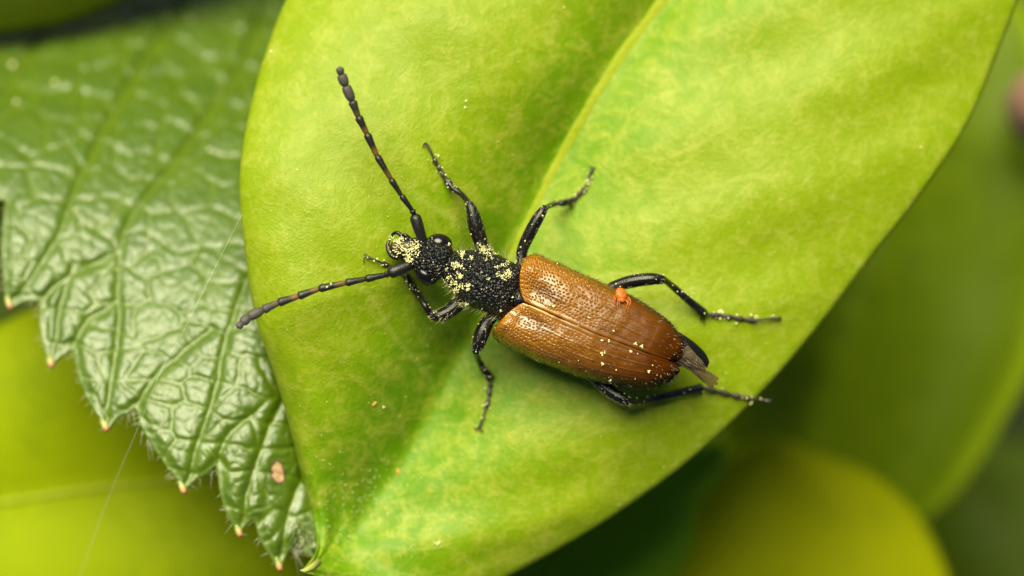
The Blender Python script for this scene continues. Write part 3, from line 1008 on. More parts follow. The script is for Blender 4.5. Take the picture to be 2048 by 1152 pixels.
bme.materials.append(M_black)
body_o = bpy.data.objects.new("body", bme)
COL.objects.link(body_o)
body_o.parent = beetle
tag(body_o, "black pitted head, thorax, abdomen and six legs")

# ---- eyes
T = NT("glossy_eye")
co = T.coords()
fac = T.n("ShaderNodeTexVoronoi", {"Vector": co, "Scale": 60.0}).outputs["Distance"]
M_eye = T.finish(T.principled(Base_Color=c4((0.004, 0.0025, 0.0025)), Roughness=0.22, Specular_IOR_Level=0.55, Normal=T.bump(fac, 0.06, 0.004)))


def ellipsoid(c, axes, radii, nu=40, nv=24):
    v = []
    for i in range(nv + 1):
        th = math.pi * i / nv
        for j in range(nu):
            ph = 2 * math.pi * j / nu
            q = np.array([math.sin(th) * math.cos(ph) * radii[0], math.sin(th) * math.sin(ph) * radii[1], math.cos(th) * radii[2]])
            v.append(np.array(c) + axes[0] * q[0] + axes[1] * q[1] + axes[2] * q[2])
    f = []
    for i in range(nv):
        for j in range(nu):
            j2 = (j + 1) % nu
            f.append((i * nu + j, i * nu + j2, (i + 1) * nu + j2, (i + 1) * nu + j))
    return np.array(v), [q[::-1] for q in f]


UPZ = np.array([0, 0, 1.0])
for (ex, ey, sgn) in ((879, 487, 1), (852, 550, -1)):
    ax0 = AX * 0.97 + LAT * 0.2 * sgn
    ax0 /= np.linalg.norm(ax0)
    ax2 = UPZ
    ax1 = np.cross(ax2, ax0)
    v, f = ellipsoid(P(ex, ey, 1.36), (ax0, ax1, ax2), (0.255, 0.195, 0.225))
    mesh_obj("eye", v, f, M_eye, beetle, BO)

# ---- antennae: scape mesh per antenna with one sub-part per segment
T = NT("antenna_chitin")
co = T.coords()
tt = T.attr("t")
hn = T.noise(co, 40.0, 3.0)
bandc = T.ramp(T.math('ADD', tt, T.math('MULTIPLY', T.math('SUBTRACT', hn, 0.5), 0.15)), (0.0, (0.24, 0.14, 0.025)), (0.25, (0.17, 0.09, 0.014)), (0.45, (0.012, 0.010, 0.008)))
blk = T.mix(T.attr("dust"), c4((0.010, 0.009, 0.008)), c4((0.070, 0.058, 0.050)))
col = T.mix(T.attr("band"), blk, bandc)
M_ant = T.finish(T.principled(Base_Color=col, Roughness=T.math('ADD', T.math('MULTIPLY', T.attr("dust"), 0.25), 0.34), Normal=T.bump(hn, 0.5, 0.02)))


def antenna(nodes, widths, bands, dust, zs, label):
    root = None
    for k in range(len(nodes) - 1):
        (x0, y0), (x1, y1) = nodes[k], nodes[k + 1]
        z0, z1 = zs[k], zs[k + 1]
        w = widths[k] / 200.0 * 1.12
        m = 12
        tl_ = np.linspace(0, 1, m)
        p0, p1 = np.array(P(x0, y0, z0)), np.array(P(x1, y1, z1))
        bow = 0.02 * np.sin(tl_ * math.pi)[:, None] * UPZ
        pth = p0 + (p1 - p0) * (tl_[:, None] * 0.985) + bow
        if k == 0:
            prof = np.interp(tl_, [0, 0.15, 0.6, 0.9, 1], [0.72, 0.82, 0.98, 1.0, 0.75])
        elif k >= len(nodes) - 4:
            prof = np.interp(tl_, [0, 0.08, 0.3, 0.7, 0.92, 1], [0.55, 0.78, 0.97, 1.0, 0.90, 0.55])
        else:
            prof = np.interp(tl_, [0, 0.1, 0.5, 0.85, 0.95, 1], [0.62, 0.70, 0.80, 1.0, 0.95, 0.6])
        v, f = tube(pth, w * prof, sides=14)
        tv = np.concatenate([np.repeat(tl_, 14), [0, 1]])
        at = {"t": tv, "band": np.full(len(v), bands[k] * 0.7), "dust": np.full(len(v), dust[k])}
        if k == 0:
            root = mesh_obj("antenna", v, f, M_ant, beetle, BO, attrs=at)
        else:
            mesh_obj("antenna_segment", v, f, M_ant, root, BO, attrs=at)
    return root


antenna([(846, 483), (829, 430), (824, 420), (802, 390), (781, 357), (753, 310), (733, 266), (716, 232), (704, 201), (691, 171), (682, 148), (679, 135)],
        [21, 12, 11.5, 12, 13, 14.5, 15, 16, 18, 18, 14], [0, 0, 0, .15, .7, 1, .9, .5, .1, 0, 0], [0, 0, 0, 0, 0, .05, .15, .4, .9, 1, 1],
        np.linspace(1.42, 2.35, 12), "")
antenna([(822, 529), (778, 547), (771, 550), (730, 558), (690, 566), (636, 578), (595, 593), (555, 606), (525, 620), (497, 634), (484, 646), (475, 655)],
        [22, 13, 14, 14, 14.5, 15, 16, 17, 18, 18, 14], [0, 0, 0, .2, .8, 1, 1, .3, 0, 0, 0], [0, 0, 0, 0, .1, .3, .5, .9, 1, 1, 1],
        np.linspace(1.38, 2.25, 12), "")

# ---- wing cases
def elytron(stations, bulge0, bulge1, side, label):
    nu, ns = 560, 170
    S = catmull(stations, nu)
    th = np.linspace(0, math.pi / 2, ns)
    s1 = np.sin(th) * 0.75 + 0.25 * th / (math.pi / 2)
    t1 = np.linspace(0, 1, nu)
    Tt, Ss = np.meshgrid(t1, s1, indexing='ij')
    Sx = S[:, 0][:, None] + (S[:, 2] - S[:, 0])[:, None] * Ss
    Sy = S[:, 1][:, None] + (S[:, 3] - S[:, 1])[:, None] * Ss
    bl = -bulge0 * np.sin(math.pi * Ss) * np.clip(1 - Tt / 0.25, 0, 1) ** 1.5 + bulge1 * np.sin(math.pi * np.clip(Ss, 0, 1)) ** 0.8 * np.clip((Tt - 0.85) / 0.15, 0, 1) ** 2
    Sx = Sx + 0.928 * bl
    Sy = Sy + 0.372 * bl
    zS = np.interp(Tt, [0, 0.03, 0.10, 0.25, 0.5, 0.75, 0.92, 1.0], [1.47, 1.60, 1.68, 1.76, 1.80, 1.72, 1.52, 1.33])
    zE = np.interp(Tt, [0, 0.05, 0.15, 0.4, 0.8, 1.0], [1.18, 1.1, 1.0, 0.94, 0.95, 1.05]) - (0.0 if side > 0 else 0.16)
    pw = 3.0
    prof = (1 - Ss ** pw) ** (1 / pw)
    z = zE + (zS - zE) * prof
    # shoulder boss, trough beside the scutellum and slightly lowered seam
    z = z + 0.10 * np.exp(-((Tt - 0.09) / 0.07) ** 2 - ((Ss - 0.70) / 0.20) ** 2)
    z = z - (0.035 if side > 0 else 0.09) * np.exp(-((Tt - 0.16) / 0.12) ** 2 - ((Ss - 0.28) / 0.16) ** 2)
    z = z - 0.24 * np.clip(1 - Tt / 0.035, 0, 1) ** 2
    z = z + 0.003 * np.exp(-((Ss - 0.045) / 0.022) ** 2) - 0.012 * np.exp(-(Ss / 0.012) ** 2) - 0.004 * np.exp(-((Ss - 0.10) / 0.02) ** 2)
    for sv, amp in ((0.30, 0.007), (0.52, 0.008), (0.70, 0.006)):
        z = z + amp * np.exp(-((Ss - sv - 0.05 * np.sin(Tt * 3)) / 0.014) ** 2) * smoothstep(0.12, 0.35, Tt) * (1 - smoothstep(0.82, 0.95, Tt))
    p3 = PA(Sx, Sy, z)
    gu = np.gradient(p3, axis=0)
    gv = np.gradient(p3, axis=1)
    nn = np.cross(gu, gv)
    nn /= np.linalg.norm(nn, axis=-1)[..., None] + 1e-9
    nn *= np.sign(nn[..., 2:3] + 1e-9)
    # pits: staggered rows, deep near the shoulder and fading to fine scratches at the end
    wd = np.hypot(S[:, 2] - S[:, 0], S[:, 3] - S[:, 1])[:, None]
    qx = Tt * 3.55 * 100 / 6.9
    qy = Ss * wd / 6.6
    qx2 = qx + 1.1 * (vnoise(qx * 0.5, qy * 0.5) - 0.5)
    qy2 = qy + 1.1 * (vnoise(qx * 0.5 + 17, qy * 0.5 + 3) - 0.5)
    iy = np.floor(qy2)
    fx = (qx2 + 0.5 * (iy % 2)) % 1.0 - 0.5
    fy = qy2 - iy - 0.5
    jit = _perm[(np.floor(qx2 + 0.5 * (iy % 2)).astype(int) * 7) % 64, (iy.astype(int) * 13) % 64]
    fx = fx + 0.5 * (jit - 0.5)
    fy = fy + 0.35 * (_perm[(iy.astype(int) * 5 + np.floor(qx2 + 0.5 * (iy % 2)).astype(int) * 11) % 64, 7] - 0.5)
    dd = np.hypot(fx * 0.95, fy)
    pit = np.clip(1 - dd / (0.30 + 0.1 * jit), 0, 1)
    pit = pit * pit * (3 - 2 * pit)
    strength = (1 - smoothstep(0.18, 0.68, Tt)) * 0.92 + 0.08
    strength = strength * (0.55 + 0.45 * smoothstep(0.0, 0.08, Tt)) * smoothstep(0.05, 0.12, Ss)
    strength = strength * (1.0 if side > 0 else 0.6)
    p3 = p3 - nn * (0.030 * pit * strength)[..., None]
    wob = 0.020 * (vnoise(Sx / 16, Sy / 16) - 0.5) + 0.02 * (vnoise(Sx / 40, Sy / 40) - 0.5)
    p3 = p3 + nn * wob[..., None]
    fac = grid_faces(nu, ns, flip=(side > 0))
    o = mesh_obj("elytron", p3.reshape(-1, 3), fac, M_ely, beetle, BO,
                 attrs={"pit": pit * strength, "edge": smoothstep(0.80, 1.0, Ss)},
                 uv=np.stack([Tt, Ss, np.full(Tt.shape, 0.3 * side)], -1).reshape(-1, 3))
    md = o.modifiers.new("thickness", 'SOLIDIFY')
    md.thickness = 0.05
    md.offset = -1
    return o, p3, nn, Tt, Ss


T = NT("amber_wing_case")
co = T.coords()
sf = T.attr("surf", 1)
sep = T.n("ShaderNodeSeparateXYZ", {0: sf})
tt, ss = sep.outputs[0], sep.outputs[1]
hv = T.n("ShaderNodeMapping", {"Vector": sf, "Scale": (14.0, 90.0, 5.0)}).outputs[0]
streak = T.noise(hv, 1.6, 3.0, 0.65, 0.8)
blot = T.noise(co, 2.0, 4.0, 0.55, 0.5)
lon = T.ramp(T.math('ADD', tt, T.math('MULTIPLY', T.math('SUBTRACT', blot, 0.5), 0.35)),
             (0.0, (0.48, 0.225, 0.001)), (0.32, (0.34, 0.145, 0.0)), (0.58, (0.165, 0.056, 0.0)), (0.85, (0.072, 0.018, 0.0)), (1.0, (0.03, 0.007, 0.0)))
col = T.mix(T.math('MULTIPLY', T.ramp(streak, (0.40, (0, 0, 0)), (0.58, (1, 1, 1))), 0.72), lon, c4((0.06, 0.014, 0.0)))
col = T.mix(T.math('MULTIPLY', T.attr("pit"), 0.85), col, c4((0.10, 0.016, 0.002)))
# dark patch of the folded flight wing showing through the front of the case
wv = T.n("ShaderNodeVectorMath", {0: sf, 1: (0.22, 0.33, 0.0)}, operation='SUBTRACT').outputs[0]
wv = T.n("ShaderNodeVectorMath", {0: wv, 1: (7.0, 4.2, 0.0)}, operation='MULTIPLY').outputs[0]
wlen = T.n("ShaderNodeVectorMath", {0: wv}, operation='LENGTH').outputs["Value"]
wlen = T.math('ADD', wlen, T.math('MULTIPLY', T.math('SUBTRACT', blot, 0.5), 0.8))
col = T.mix(T.math('MULTIPLY', T.ramp(wlen, (0.35, (1, 1, 1)), (1.05, (0, 0, 0))), 0.62), col, c4((0.055, 0.018, 0.004)))
col = T.mix(T.math('MULTIPLY', T.math('MULTIPLY', T.attr("edge"), tt), 0.9), col, c4((0.03, 0.008, 0.002)))
b = T.bump(streak, 0.3, 0.010)
p = T.principled(Base_Color=col, Roughness=T.math('ADD', T.math('MULTIPLY', streak, 0.12), T.math('ADD', 0.17, T.math('MULTIPLY', tt, 0.30))), Normal=b, Specular_IOR_Level=T.math('SUBTRACT', 0.85, T.math('MULTIPLY', tt, 0.95), True),
                 Coat_Weight=T.math('SUBTRACT', 0.9, T.math('MULTIPLY', tt, 1.5), True), Coat_Roughness=0.22, Coat_Tint=c4((1.0, 0.86, 0.6)), Subsurface_Weight=0.12, Subsurface_Radius=(0.12, 0.04, 0.01), Subsurface_Scale=0.5)
M_ely = T.finish(p)

EU = elytron([(1040, 601, 1044, 517), (1060, 609, 1066, 507), (1085, 620, 1098, 517), (1112, 632, 1138, 536), (1150, 649, 1183, 554), (1190, 667, 1228, 574),
              (1233, 683, 1273, 597), (1275, 699, 1313, 622), (1310, 712, 1345, 649), (1332, 719, 1366, 679), (1345, 722, 1372, 700)], 11, 7, 1, "")
EL = elytron([(1040, 601.1, 991, 652), (1060, 609.1, 985, 671), (1085, 620.1, 1010, 693), (1112, 632.1, 1060, 716), (1150, 649.1, 1110, 737), (1190, 667.1, 1160, 754),
              (1233, 683.1, 1210, 766), (1275, 699.1, 1260, 774), (1310, 712.3, 1304, 776), (1332, 719.8, 1337, 765), (1345, 723.5, 1357, 745)], 5, 7, -1, "")

# ---- flight wing tips sticking out behind
T = NT("wing_membrane")
co = T.coords()
sf = T.attr("surf", 1)
rib = T.noise(T.n("ShaderNodeMapping", {"Vector": sf, "Scale": (3.0, 26.0, 1.0)}).outputs[0], 1.5, 3.0, 0.6)
col = T.ramp(rib, (0.3, (0.10, 0.068, 0.035)), (0.7, (0.34, 0.26, 0.16)))
p = T.principled(Base_Color=col, Roughness=0.2, Specular_IOR_Level=1.0, Metallic=0.25, Normal=T.bump(rib, 1.0, 0.06))
trn = T.n("ShaderNodeBsdfTransparent", {"Color": c4((0.85, 0.75, 0.6))})
M_wing = T.finish(T.n("ShaderNodeMixShader", {0: T.ramp(T.attr("thin"), (0.0, (0.30,) * 3), (1.0, (0.66,) * 3)), 1: p.outputs[0], 2: trn.outputs[0]}))
for (A, B, C, D), zz, ph in ((((1350, 726), (1375, 690), (1417, 737), (1388, 744)), (1.22, 1.26, 1.12, 1.10), 0.3),
                             (((1360, 722), (1392, 728), (1440, 757), (1422, 778)), (1.16, 1.14, 1.02, 1.00), 1.9)):
    nu, nv = 46, 64
    uu, vv = np.meshgrid(np.linspace(0, 1, nu), np.linspace(0, 1, nv), indexing='ij')
    lerp = lambda a, b, c, d: (a * (1 - vv) + b * vv) * (1 - uu) + (d * (1 - vv) + c * vv) * uu
    xx = lerp(A[0], B[0], C[0], D[0])
    yy_ = lerp(A[1], B[1], C[1], D[1])
    fold = np.abs(((vv * 5.5 + 0.5 * np.sin(uu * 3 + ph) + ph) % 1.0) - 0.5) * 2
    z = lerp(*zz) + 0.10 * np.sin(vv * math.pi) + 0.045 * (fold - 0.5) * (0.35 + uu) + 0.05 * (vnoise(uu * 4 + ph * 9, vv * 5) - 0.5)
    tip = (vnoise(vv * 9 + ph * 5, vv * 0) - 0.5) * 9 * uu ** 3
    xx = xx + 0.8 * tip + 2.5 * (vnoise(uu * 5, vv * 4 + ph * 7) - 0.5) * uu
    yy_ = yy_ + 0.7 * tip
    o = mesh_obj("flight_wing", PA(xx, yy_, z).reshape(-1, 3), grid_faces(nu, nv), M_wing, beetle, BO,
                 attrs={"thin": smoothstep(0.3, 1.0, uu)}, uv=np.stack([uu, vv, 0 * uu], -1).reshape(-1, 3))
    md = o.modifiers.new("thickness", 'SOLIDIFY')
    md.thickness = 0.006

# ---- hairs
M_dh = plain_mat("dark_hair", (0.015, 0.012, 0.008), 0.4)
M_gh = plain_mat("golden_hair", (0.42, 0.38, 0.20), 0.4)
dark, gold = Bag(), Bag()
for (o, p3, nn, Tt, Ss), sgn in ((EU, 1), (EL, -1)):
    nu, ns = Tt.shape
    for k in range(260):
        i = int(rng.uniform(0.02, 0.99) * nu)
        j = ns - 1 - int(abs(rng.normal(0, 12)))
        root_ = p3[i, max(j, 0)]
        d = AX * rng.uniform(0.5, 1.0) + LAT * sgn * rng.uniform(0.2, 0.9) + UPZ * rng.uniform(0.1, 0.5)
        hair_bag(dark if (sgn > 0 or rng.random() < 0.8) else gold, root_, d, rng.uniform(0.04, 0.09), 0.0042, bend=AX * 0.3)
    for k in range(420):
        i = int(rng.uniform(0.3, 0.99) * nu)
        j = int(rng.uniform(0.08, 0.97) * ns)
        d = AX * 1.0 + UPZ * rng.uniform(0.12, 0.35) + LAT * sgn * rng.normal(0.1, 0.15)
        hair_bag(dark if rng.random() < 0.8 else gold, p3[i, j], d, rng.uniform(0.04, 0.07), 0.0030, bend=-UPZ * 0.2, seg=2)
for c, r, kind in LEGAX:
    for k in range(150 if kind == 'femur' else 110):
        i = rng.integers(1, len(c) - 1)
        t = c[min(i + 1, len(c) - 1)] - c[i - 1]
        t /= np.linalg.norm(t)
        s = np.cross(t, UPZ)
        s /= np.linalg.norm(s) + 1e-9
        w = np.cross(s, t)
        a = rng.uniform(0, 2 * math.pi)
        rd = s * math.cos(a) + w * math.sin(a)
        hair_bag(gold if (kind == 'femur' and rng.random() < 0.65) else dark, c[i] + rd * r[i] * 0.93, rd * 0.45 + t * 0.9, rng.uniform(0.04, 0.09), 0.0042, seg=2)
bvh_body = BVHTree.FromPolygons([tuple(v) for v in wco], [tuple(p.vertices) for p in bme.polygons])
for k in range(150):                       # fringe of the thorax and head sides
    a_ = rng.uniform(30, 185)
    sgn = 1 if rng.random() < 0.5 else -1
    x = 865 + 0.928 * a_ - 0.372 * 0
    y = 517 + 0.372 * a_
    c = np.array(P(x, y, 1.30 + rng.uniform(-0.15, 0.2)))
    hit = bvh_body.ray_cast(Vector(c + LAT * sgn * 1.6), Vector(-LAT * sgn))
    if hit[0] is None:
        continue
    d = LAT * sgn + AX * rng.normal(-0.3, 0.5) + UPZ * rng.uniform(0, 0.7)
    hair_bag(gold, np.array(hit[0]), d, rng.uniform(0.08, 0.20), 0.0038, bend=AX * -0.2)
for nm, bg_, m in (("dark_hairs", dark, M_dh), ("golden_hairs", gold, M_gh)):
    o = mesh_obj(nm, bg_.verts(), bg_.f, m, beetle, BO)
    tag(o, kind="stuff")

# ================================================================== MITE on the wing case
bvh_e = []
for (o, p3, nn, Tt, Ss) in (EU, EL):
    nu, ns = Tt.shape
    bvh_e.append(BVHTree.FromPolygons([tuple(v) for v in p3.reshape(-1, 3)], [tuple(f) for f in grid_faces(nu, ns).tolist()]))
leaf_bvh = BVHTree.FromPolygons([tuple(v) for v in MV], [tuple(int(i) for i in f) for f in MF])


def drop(px, py, trees):
    """surface point below photo position; first hit from the camera side"""
    a = P(px, py, 6.0)
    d = (P(px, py, 0.0) - a).normalized()
    best = None
    for t in trees:
        h = t.ray_cast(a, d)
        if h[0] is not None and (best is None or h[3] < best[2]):
            best = (np.array(h[0]), np.array(h[1]), h[3])
    if best is None:
        return None
    nrm = best[1] if best[1][2] > 0 else -best[1]
    return best[0], nrm


mp, mn = drop(1239, 594, bvh_e)
mb = Bag()
ax1 = np.array([-0.15, -1, 0.0])
ax1 = ax1 - mn * (ax1 @ mn)
ax1 /= np.linalg.norm(ax1)           # head of the mite points down the picture
ax0 = np.cross(ax1, mn)
mc = mp + mn * 0.08
v, f = ellipsoid(mc - ax1 * 0.02, (ax0, ax1, mn), (0.125, 0.14, 0.075), 24, 16)
mb.add(v, f)
v, f = ellipsoid(mc + ax1 * 0.11 - mn * 0.02, (ax0, ax1, mn), (0.06, 0.06, 0.05), 16, 10)
mb.add(v, f)
for sgn in (-1, 1):
    for (o0, s0, o1, s1, rch) in ((0.06, 0.06, 0.22, 0.07, 1), (0.08, 0.04, 0.24, 0.12, 1), (0.09, 0.0, 0.17, 0.19, 1), (0.09, -0.04, 0.10, 0.20, 1)):
        a = mc + ax1 * (s0 + 0.03) + ax0 * sgn * (o0) - mn * 0.03
        e = mp + ax1 * (o1 + 0.06) + ax0 * sgn * s1 + mn * 0.012
        kn = (a + e) * 0.5 + mn * 0.06 + ax0 * sgn * 0.03
        v, f = tube(catmull([a, kn, e], 9), np.linspace(0.013, 0.007, 9), sides=6)
        mb.add(v, f)
tm = bpy.data.meshes.new("tmp")
tm.from_pydata(mb.verts().tolist(), [], mb.f)
to = bpy.data.objects.new("tmp", tm)
COL.objects.link(to)
r_ = to.modifiers.new("r", 'REMESH')
r_.mode = 'VOXEL'
r_.voxel_size = 0.0055
s_ = to.modifiers.new("s", 'SMOOTH')
s_.iterations = 2
dg = bpy.context.evaluated_depsgraph_get()
em = bpy.data.meshes.new_from_object(to.evaluated_get(dg))
mv = [tuple(v.co) for v in em.vertices]
mf = [tuple(p.vertices) for p in em.polygons]
bpy.data.objects.remove(to)
T = NT("orange_mite")
co = T.coords()
nz = T.noise(co, 18.0, 4.0)
M_mite = T.finish(T.principled(Base_Color=T.ramp(nz, (0.3, (0.42, 0.075, 0.003)), (0.65, (0.60, 0.16, 0.012))), Roughness=0.42,
                               Normal=T.bump(nz, 0.6, 0.03), Subsurface_Weight=0.2, Subsurface_Radius=(0.1, 0.03, 0.01), Subsurface_Scale=0.4))
mite = empty("mite", tuple(mp))
tag(mite, "tiny orange-red mite clinging to the beetle's upper wing case", "mite")
mesh_obj("body", mv, mf, M_mite, mite, tuple(mp))
hb = Bag()
for k in range(34):
    q = rng.normal(0, 1, 3)
    q /= np.linalg.norm(q)
    if q[2] < -0.1:
        continue
    w = ax0 * q[0] + ax1 * q[1] * 1 + mn * q[2]
    hair_bag(hb, mc - ax1 * 0.02 + ax0 * q[0] * 0.12 + ax1 * q[1] * 0.13 + mn * q[2] * 0.095, w, rng.uniform(0.03, 0.06), 0.0035, seg=2)
o = mesh_obj("bristles", hb.verts(), hb.f, M_mite, mite, tuple(mp))
tag(o, kind="stuff")

# ================================================================== POLLEN
T = NT("pollen")
co = T.coords()
M_pol = T.finish(T.principled(Base_Color=T.ramp(T.noise(co, 9.0, 2.0), (0.35, (0.70, 0.66, 0.26)), (0.65, (0.82, 0.79, 0.45))), Roughness=0.75,
                              Normal=T.bump(T.noise(co, 60.0, 2.0), 0.6, 0.01)))
ico_v, ico_f = [], []
t_ = (1 + 5 ** 0.5) / 2
for a in ((-1, t_, 0), (1, t_, 0), (-1, -t_, 0), (1, -t_, 0), (0, -1, t_), (0, 1, t_), (0, -1, -t_), (0, 1, -t_), (t_, 0, -1), (t_, 0, 1), (-t_, 0, -1), (-t_, 0, 1)):
    ico_v.append(np.array(a) / math.sqrt(1 + t_ * t_))
ico_v = np.array(ico_v)
ico_f = [(0, 11, 5), (0, 5, 1), (0, 1, 7), (0, 7, 10), (0, 10, 11), (1, 5, 9), (5, 11, 4), (11, 10, 2), (10, 7, 6), (7, 1, 8),
         (3, 9, 4), (3, 4, 2), (3, 2, 6), (3, 6, 8), (3, 8, 9), (4, 9, 5), (2, 4, 11), (6, 2, 10), (8, 6, 7), (9, 8, 1)]


def grain_add(bag, p, r):
    q = Matrix.Rotation(rng.uniform(0, 6.28), 3, Vector(rng.normal(0, 1, 3)))
    v = (np.array(q) @ (ico_v * np.array([1, 1, rng.uniform(0.75, 1)])).T).T * r + p
    bag.add(v, ico_f)


beetle_trees = [bvh_body] + bvh_e
pol = Bag()


def Z1(x, y):
    return 720 + x / 5.12, 420 + y / 5.12


def Z2(x, y):
    return 960 + x / 3.292, 480 + y / 3.292


def clump(x, y, spread, count, rmin=0.013, rmax=0.024, pile=1.0):
    for k in range(count):
        px = x + rng.normal(0, spread)
        py = y + rng.normal(0, spread)
        h = drop(px, py, beetle_trees)
        if h is None:
            continue
        r = rng.uniform(rmin, rmax)
        grain_add(pol, h[0] + h[1] * (r * 0.6 + pile * abs(rng.normal(0, 0.012))), r)


for zx, zy, sp, ct in [(1050, 455, 4.5, 34), (1140, 500, 3.5, 20), (985, 570, 4.5, 38), (1045, 580, 3, 14), (1030, 685, 3.5, 22), (1010, 660, 3, 12),
                       (880, 610, 2.5, 8), (915, 680, 4, 18), (870, 750, 3.5, 20), (940, 745, 4, 14), (985, 745, 3, 18), (985, 825, 4, 26), (1040, 790, 3.5, 18),
                       (1105, 770, 3, 22), (1115, 815, 2.5, 16), (1255, 400, 5, 40), (1345, 385, 4, 34), (1290, 440, 4.5, 20), (1335, 475, 4, 14), (1385, 445, 3, 10),
                       (1295, 510, 3, 8), (1400, 585, 4, 10), (1455, 575, 3.5, 12), (1515, 650, 5, 44), (1465, 690, 4.5, 20), (1410, 655, 3.5, 12),
                       (1320, 705, 2, 8), (1505, 545, 2.5, 7), (1020, 960, 3, 7), (1100, 955, 2.5, 9), (1045, 995, 3, 7), (1135, 1020, 2, 5), (960, 900, 3, 5),
                       (500, 470, 7, 40), (540, 390, 7, 44), (580, 350, 6, 24), (510, 520, 5, 34), (590, 450, 4, 12), (480, 400, 6, 22),
                       (320, 290, 3.5, 26), (390, 340, 4, 34), (350, 310, 4, 20), (420, 300, 4, 16), (370, 410, 5, 18), (430, 380, 6, 26), (400, 450, 5, 10), (745, 300, 1.5, 6), (765, 258, 1, 2), (715, 265, 1, 2),
                       (910, 360, 1.6, 6), (1590, 530, 3, 8), (1440, 1030, 1.5, 3), (1560, 890, 1.5, 3), (700, 1000, 2, 3), (800, 990, 1.2, 4),
                       (470, 730, 4, 16), (480, 760, 3, 6), (540, 790, 3, 5), (575, 1040, 3, 4)]:
    clump(*Z1(zx, zy), sp * 0.85, int(ct * 1.05 + 1), 0.007, 0.017)
for k in range(35):
    a_, l_ = rng.uniform(-60, 180), rng.normal(0, 32)
    px, py = 865 + 0.928 * a_ - 0.372 * l_, 517 + 0.372 * a_ + 0.928 * l_
    clump(px, py, 0.5, 1, 0.009, 0.016, 0.2)
for zx, zy, ct, sp in [(715, 510, 2, .6), (805, 660, 3, .8), (848, 665, 3, 1), (1030, 685, 5, 1.4), (1065, 702, 6, 1.6), (992, 735, 6, 1.6), (805, 745, 8, 2.2), (805, 815, 6, 1.6),
                       (1110, 866, 5, 1.2), (900, 850, 2, .6), (455, 425, 4, 1), (485, 436, 4, 1), (855, 925, 4, 1.6), (1135, 825, 2, .6), (135, 465, 3, 1), (505, 160, 2, .6), (880, 600, 2, .8), (1038, 750, 1, .5)]:
    clump(*Z2(zx, zy), sp, ct, 0.013, 0.021, 0.4)
for k in range(24):
    i, j = int(rng.uniform(0, 560)), int(rng.uniform(0, 168))
    q = (EU if rng.random() < 0.4 else EL)
    grain_add(pol, q[1][i, j] + UPZ * 0.008, rng.uniform(0.007, 0.012))
for c, r, kind in LEGAX:
    for k in range(10):
        i = rng.integers(0, len(c))
        d = rng.normal(0, 1, 3) + [0, 0, 0.7]
        t = c[min(i + 1, len(c) - 1)] - c[max(i - 1, 0)]
        t /= np.linalg.norm(t)
        d = d - t * (d @ t)
        d /= np.linalg.norm(d)
        grain_add(pol, c[i] + d * r[i] * 1.0, rng.uniform(0.010, 0.020))
for tp in TARSI:
    for k in range(14):
        i = rng.integers(0, len(tp) - 1)
        q = tp[i] + (tp[i + 1] - tp[i]) * rng.random()
        grain_add(pol, q + np.array([rng.normal(0, .05), rng.normal(0, .05), rng.uniform(-0.02, 0.03)]), rng.uniform(0.012, 0.024))
for px, py, z in ((736, 276, 1.92), (734, 280, 1.9), (737, 279, 1.92), (654, 574, 1.9), (662, 568, 1.88)):
    grain_add(pol, np.array(P(px, py, z)), 0.022)
o = mesh_obj("pollen", pol.verts(), pol.f, M_pol, smooth=False)
tag(o, "pale yellow pollen grains scattered over the beetle's head and thorax", "pollen", kind="stuff")

lp = Bag()


def speck(px, py, r):
    h = drop(px, py, [leaf_bvh])
    if h is not None:
        grain_add(lp, h[0] + h[1] * r * 0.5, r)


for k in range(420):
    if k < 200:
        px, py = rng.normal(720, 60), rng.normal(1000, 55)
    else:
        px, py = rng.uniform(500, 1900), rng.uniform(10, 1130)
    speck(px, py, rng.uniform(0.006, 0.013))
for px, py, r in ((767, 814, .028), (930, 215, .025), (1441, 622, .035), (1438, 624, .04), (1445, 625, .03), (1474, 630, .025), (1502, 630, .03), (932, 202, .025),
                  (1686, 601, .03), (1505, 823, .03), (875, 1088, .03), (869, 1086, .02), (878, 1085, .025), (595, 340, .02), (1842, 295, .022), (1128, 15, .02), (543, 104, .035)):
    speck(px, py, r)
o = mesh_obj("leaf_pollen", lp.verts(), lp.f, M_pol, smooth=False)
tag(o, "fine yellow pollen dust sprinkled on the bright green leaf", "pollen", kind="stuff")

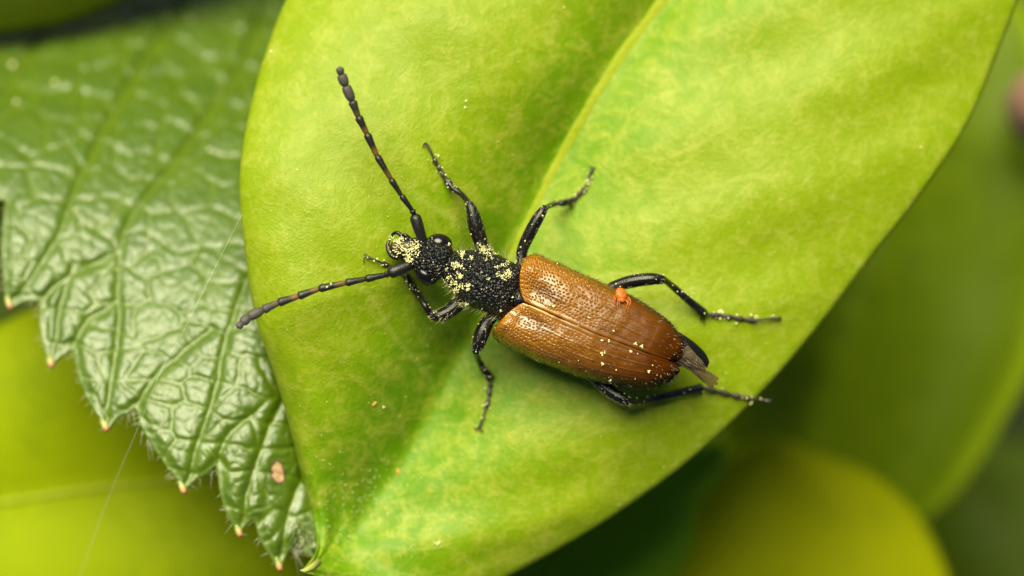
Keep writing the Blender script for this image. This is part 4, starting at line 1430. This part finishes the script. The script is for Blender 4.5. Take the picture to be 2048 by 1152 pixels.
tp_ = Bag()
for px, py, r in ((25, 130, .06), (33, 203, .05), (110, 165, .05), (300, 470, .03), (232, 540, .03), (255, 610, .025), (188, 615, .025), (85, 330, .04), (420, 300, .035), (150, 420, .03), (330, 880, .02), (450, 905, .02), (510, 960, .02)):
    grain_add(tp_, np.array(P(px, py, tooth_z(px, py) + r * 0.7)), r)
o = mesh_obj("leaf_pollen", tp_.verts(), tp_.f, M_pol, smooth=False)
tag(o, "few yellow pollen specks lying on the dark toothed leaf", "pollen", kind="stuff")

# two orange plant flakes lying on the leaf
M_flake = plain_mat("orange_flake", (0.50, 0.26, 0.04), 0.5)
for (px, py, ang, ln, lab) in ((749, 807, 0.3, 0.06, "small orange flake on the leaf below the lower antenna"), (797, 943, 1.35, 0.06, "orange flake on the leaf's midrib below the beetle")):
    q, nq = drop(px, py, [leaf_bvh])
    d = np.array([math.cos(ang), math.sin(ang), 0])
    d = d - nq * (d @ nq)
    d /= np.linalg.norm(d)
    e = np.cross(nq, d)
    vs, fs = [], []
    pth = [q + nq * 0.008 + d * ln * t + e * 0.012 * math.sin(3 * t) for t in np.linspace(-1, 1, 8)]
    v, f = tube(pth, np.interp(np.linspace(-1, 1, 8), [-1, -0.5, 0.4, 1], [0.008, 0.026, 0.03, 0.008]), sides=7, squash=0.4)
    o = mesh_obj("plant_flake", v, f, M_flake, None, tuple(q))
    tag(o, lab, "flake", "orange flakes on the leaf")

# ================================================================== SILK THREAD
T = NT("silk")
M_silk = T.finish(T.principled(Base_Color=c4((0.8, 0.8, 0.72)), Roughness=0.3, Transmission_Weight=0.3))
pp = [P(484, 428, 1.25), P(440, 515, 1.2), P(400, 595, 1.1), P(360, 675, 1.0), P(325, 735, 0.9), P(270, 870, 0.4), P(215, 1000, -0.6), P(160, 1150, -1.8), P(125, 1260, -2.6)]
v, f = tube(catmull([tuple(p) for p in pp], 60), np.full(60, 0.0021), sides=5)
o = mesh_obj("silk_thread", v, f, M_silk)
tag(o, "single fine silk thread stretched across the toothed leaf", "thread")
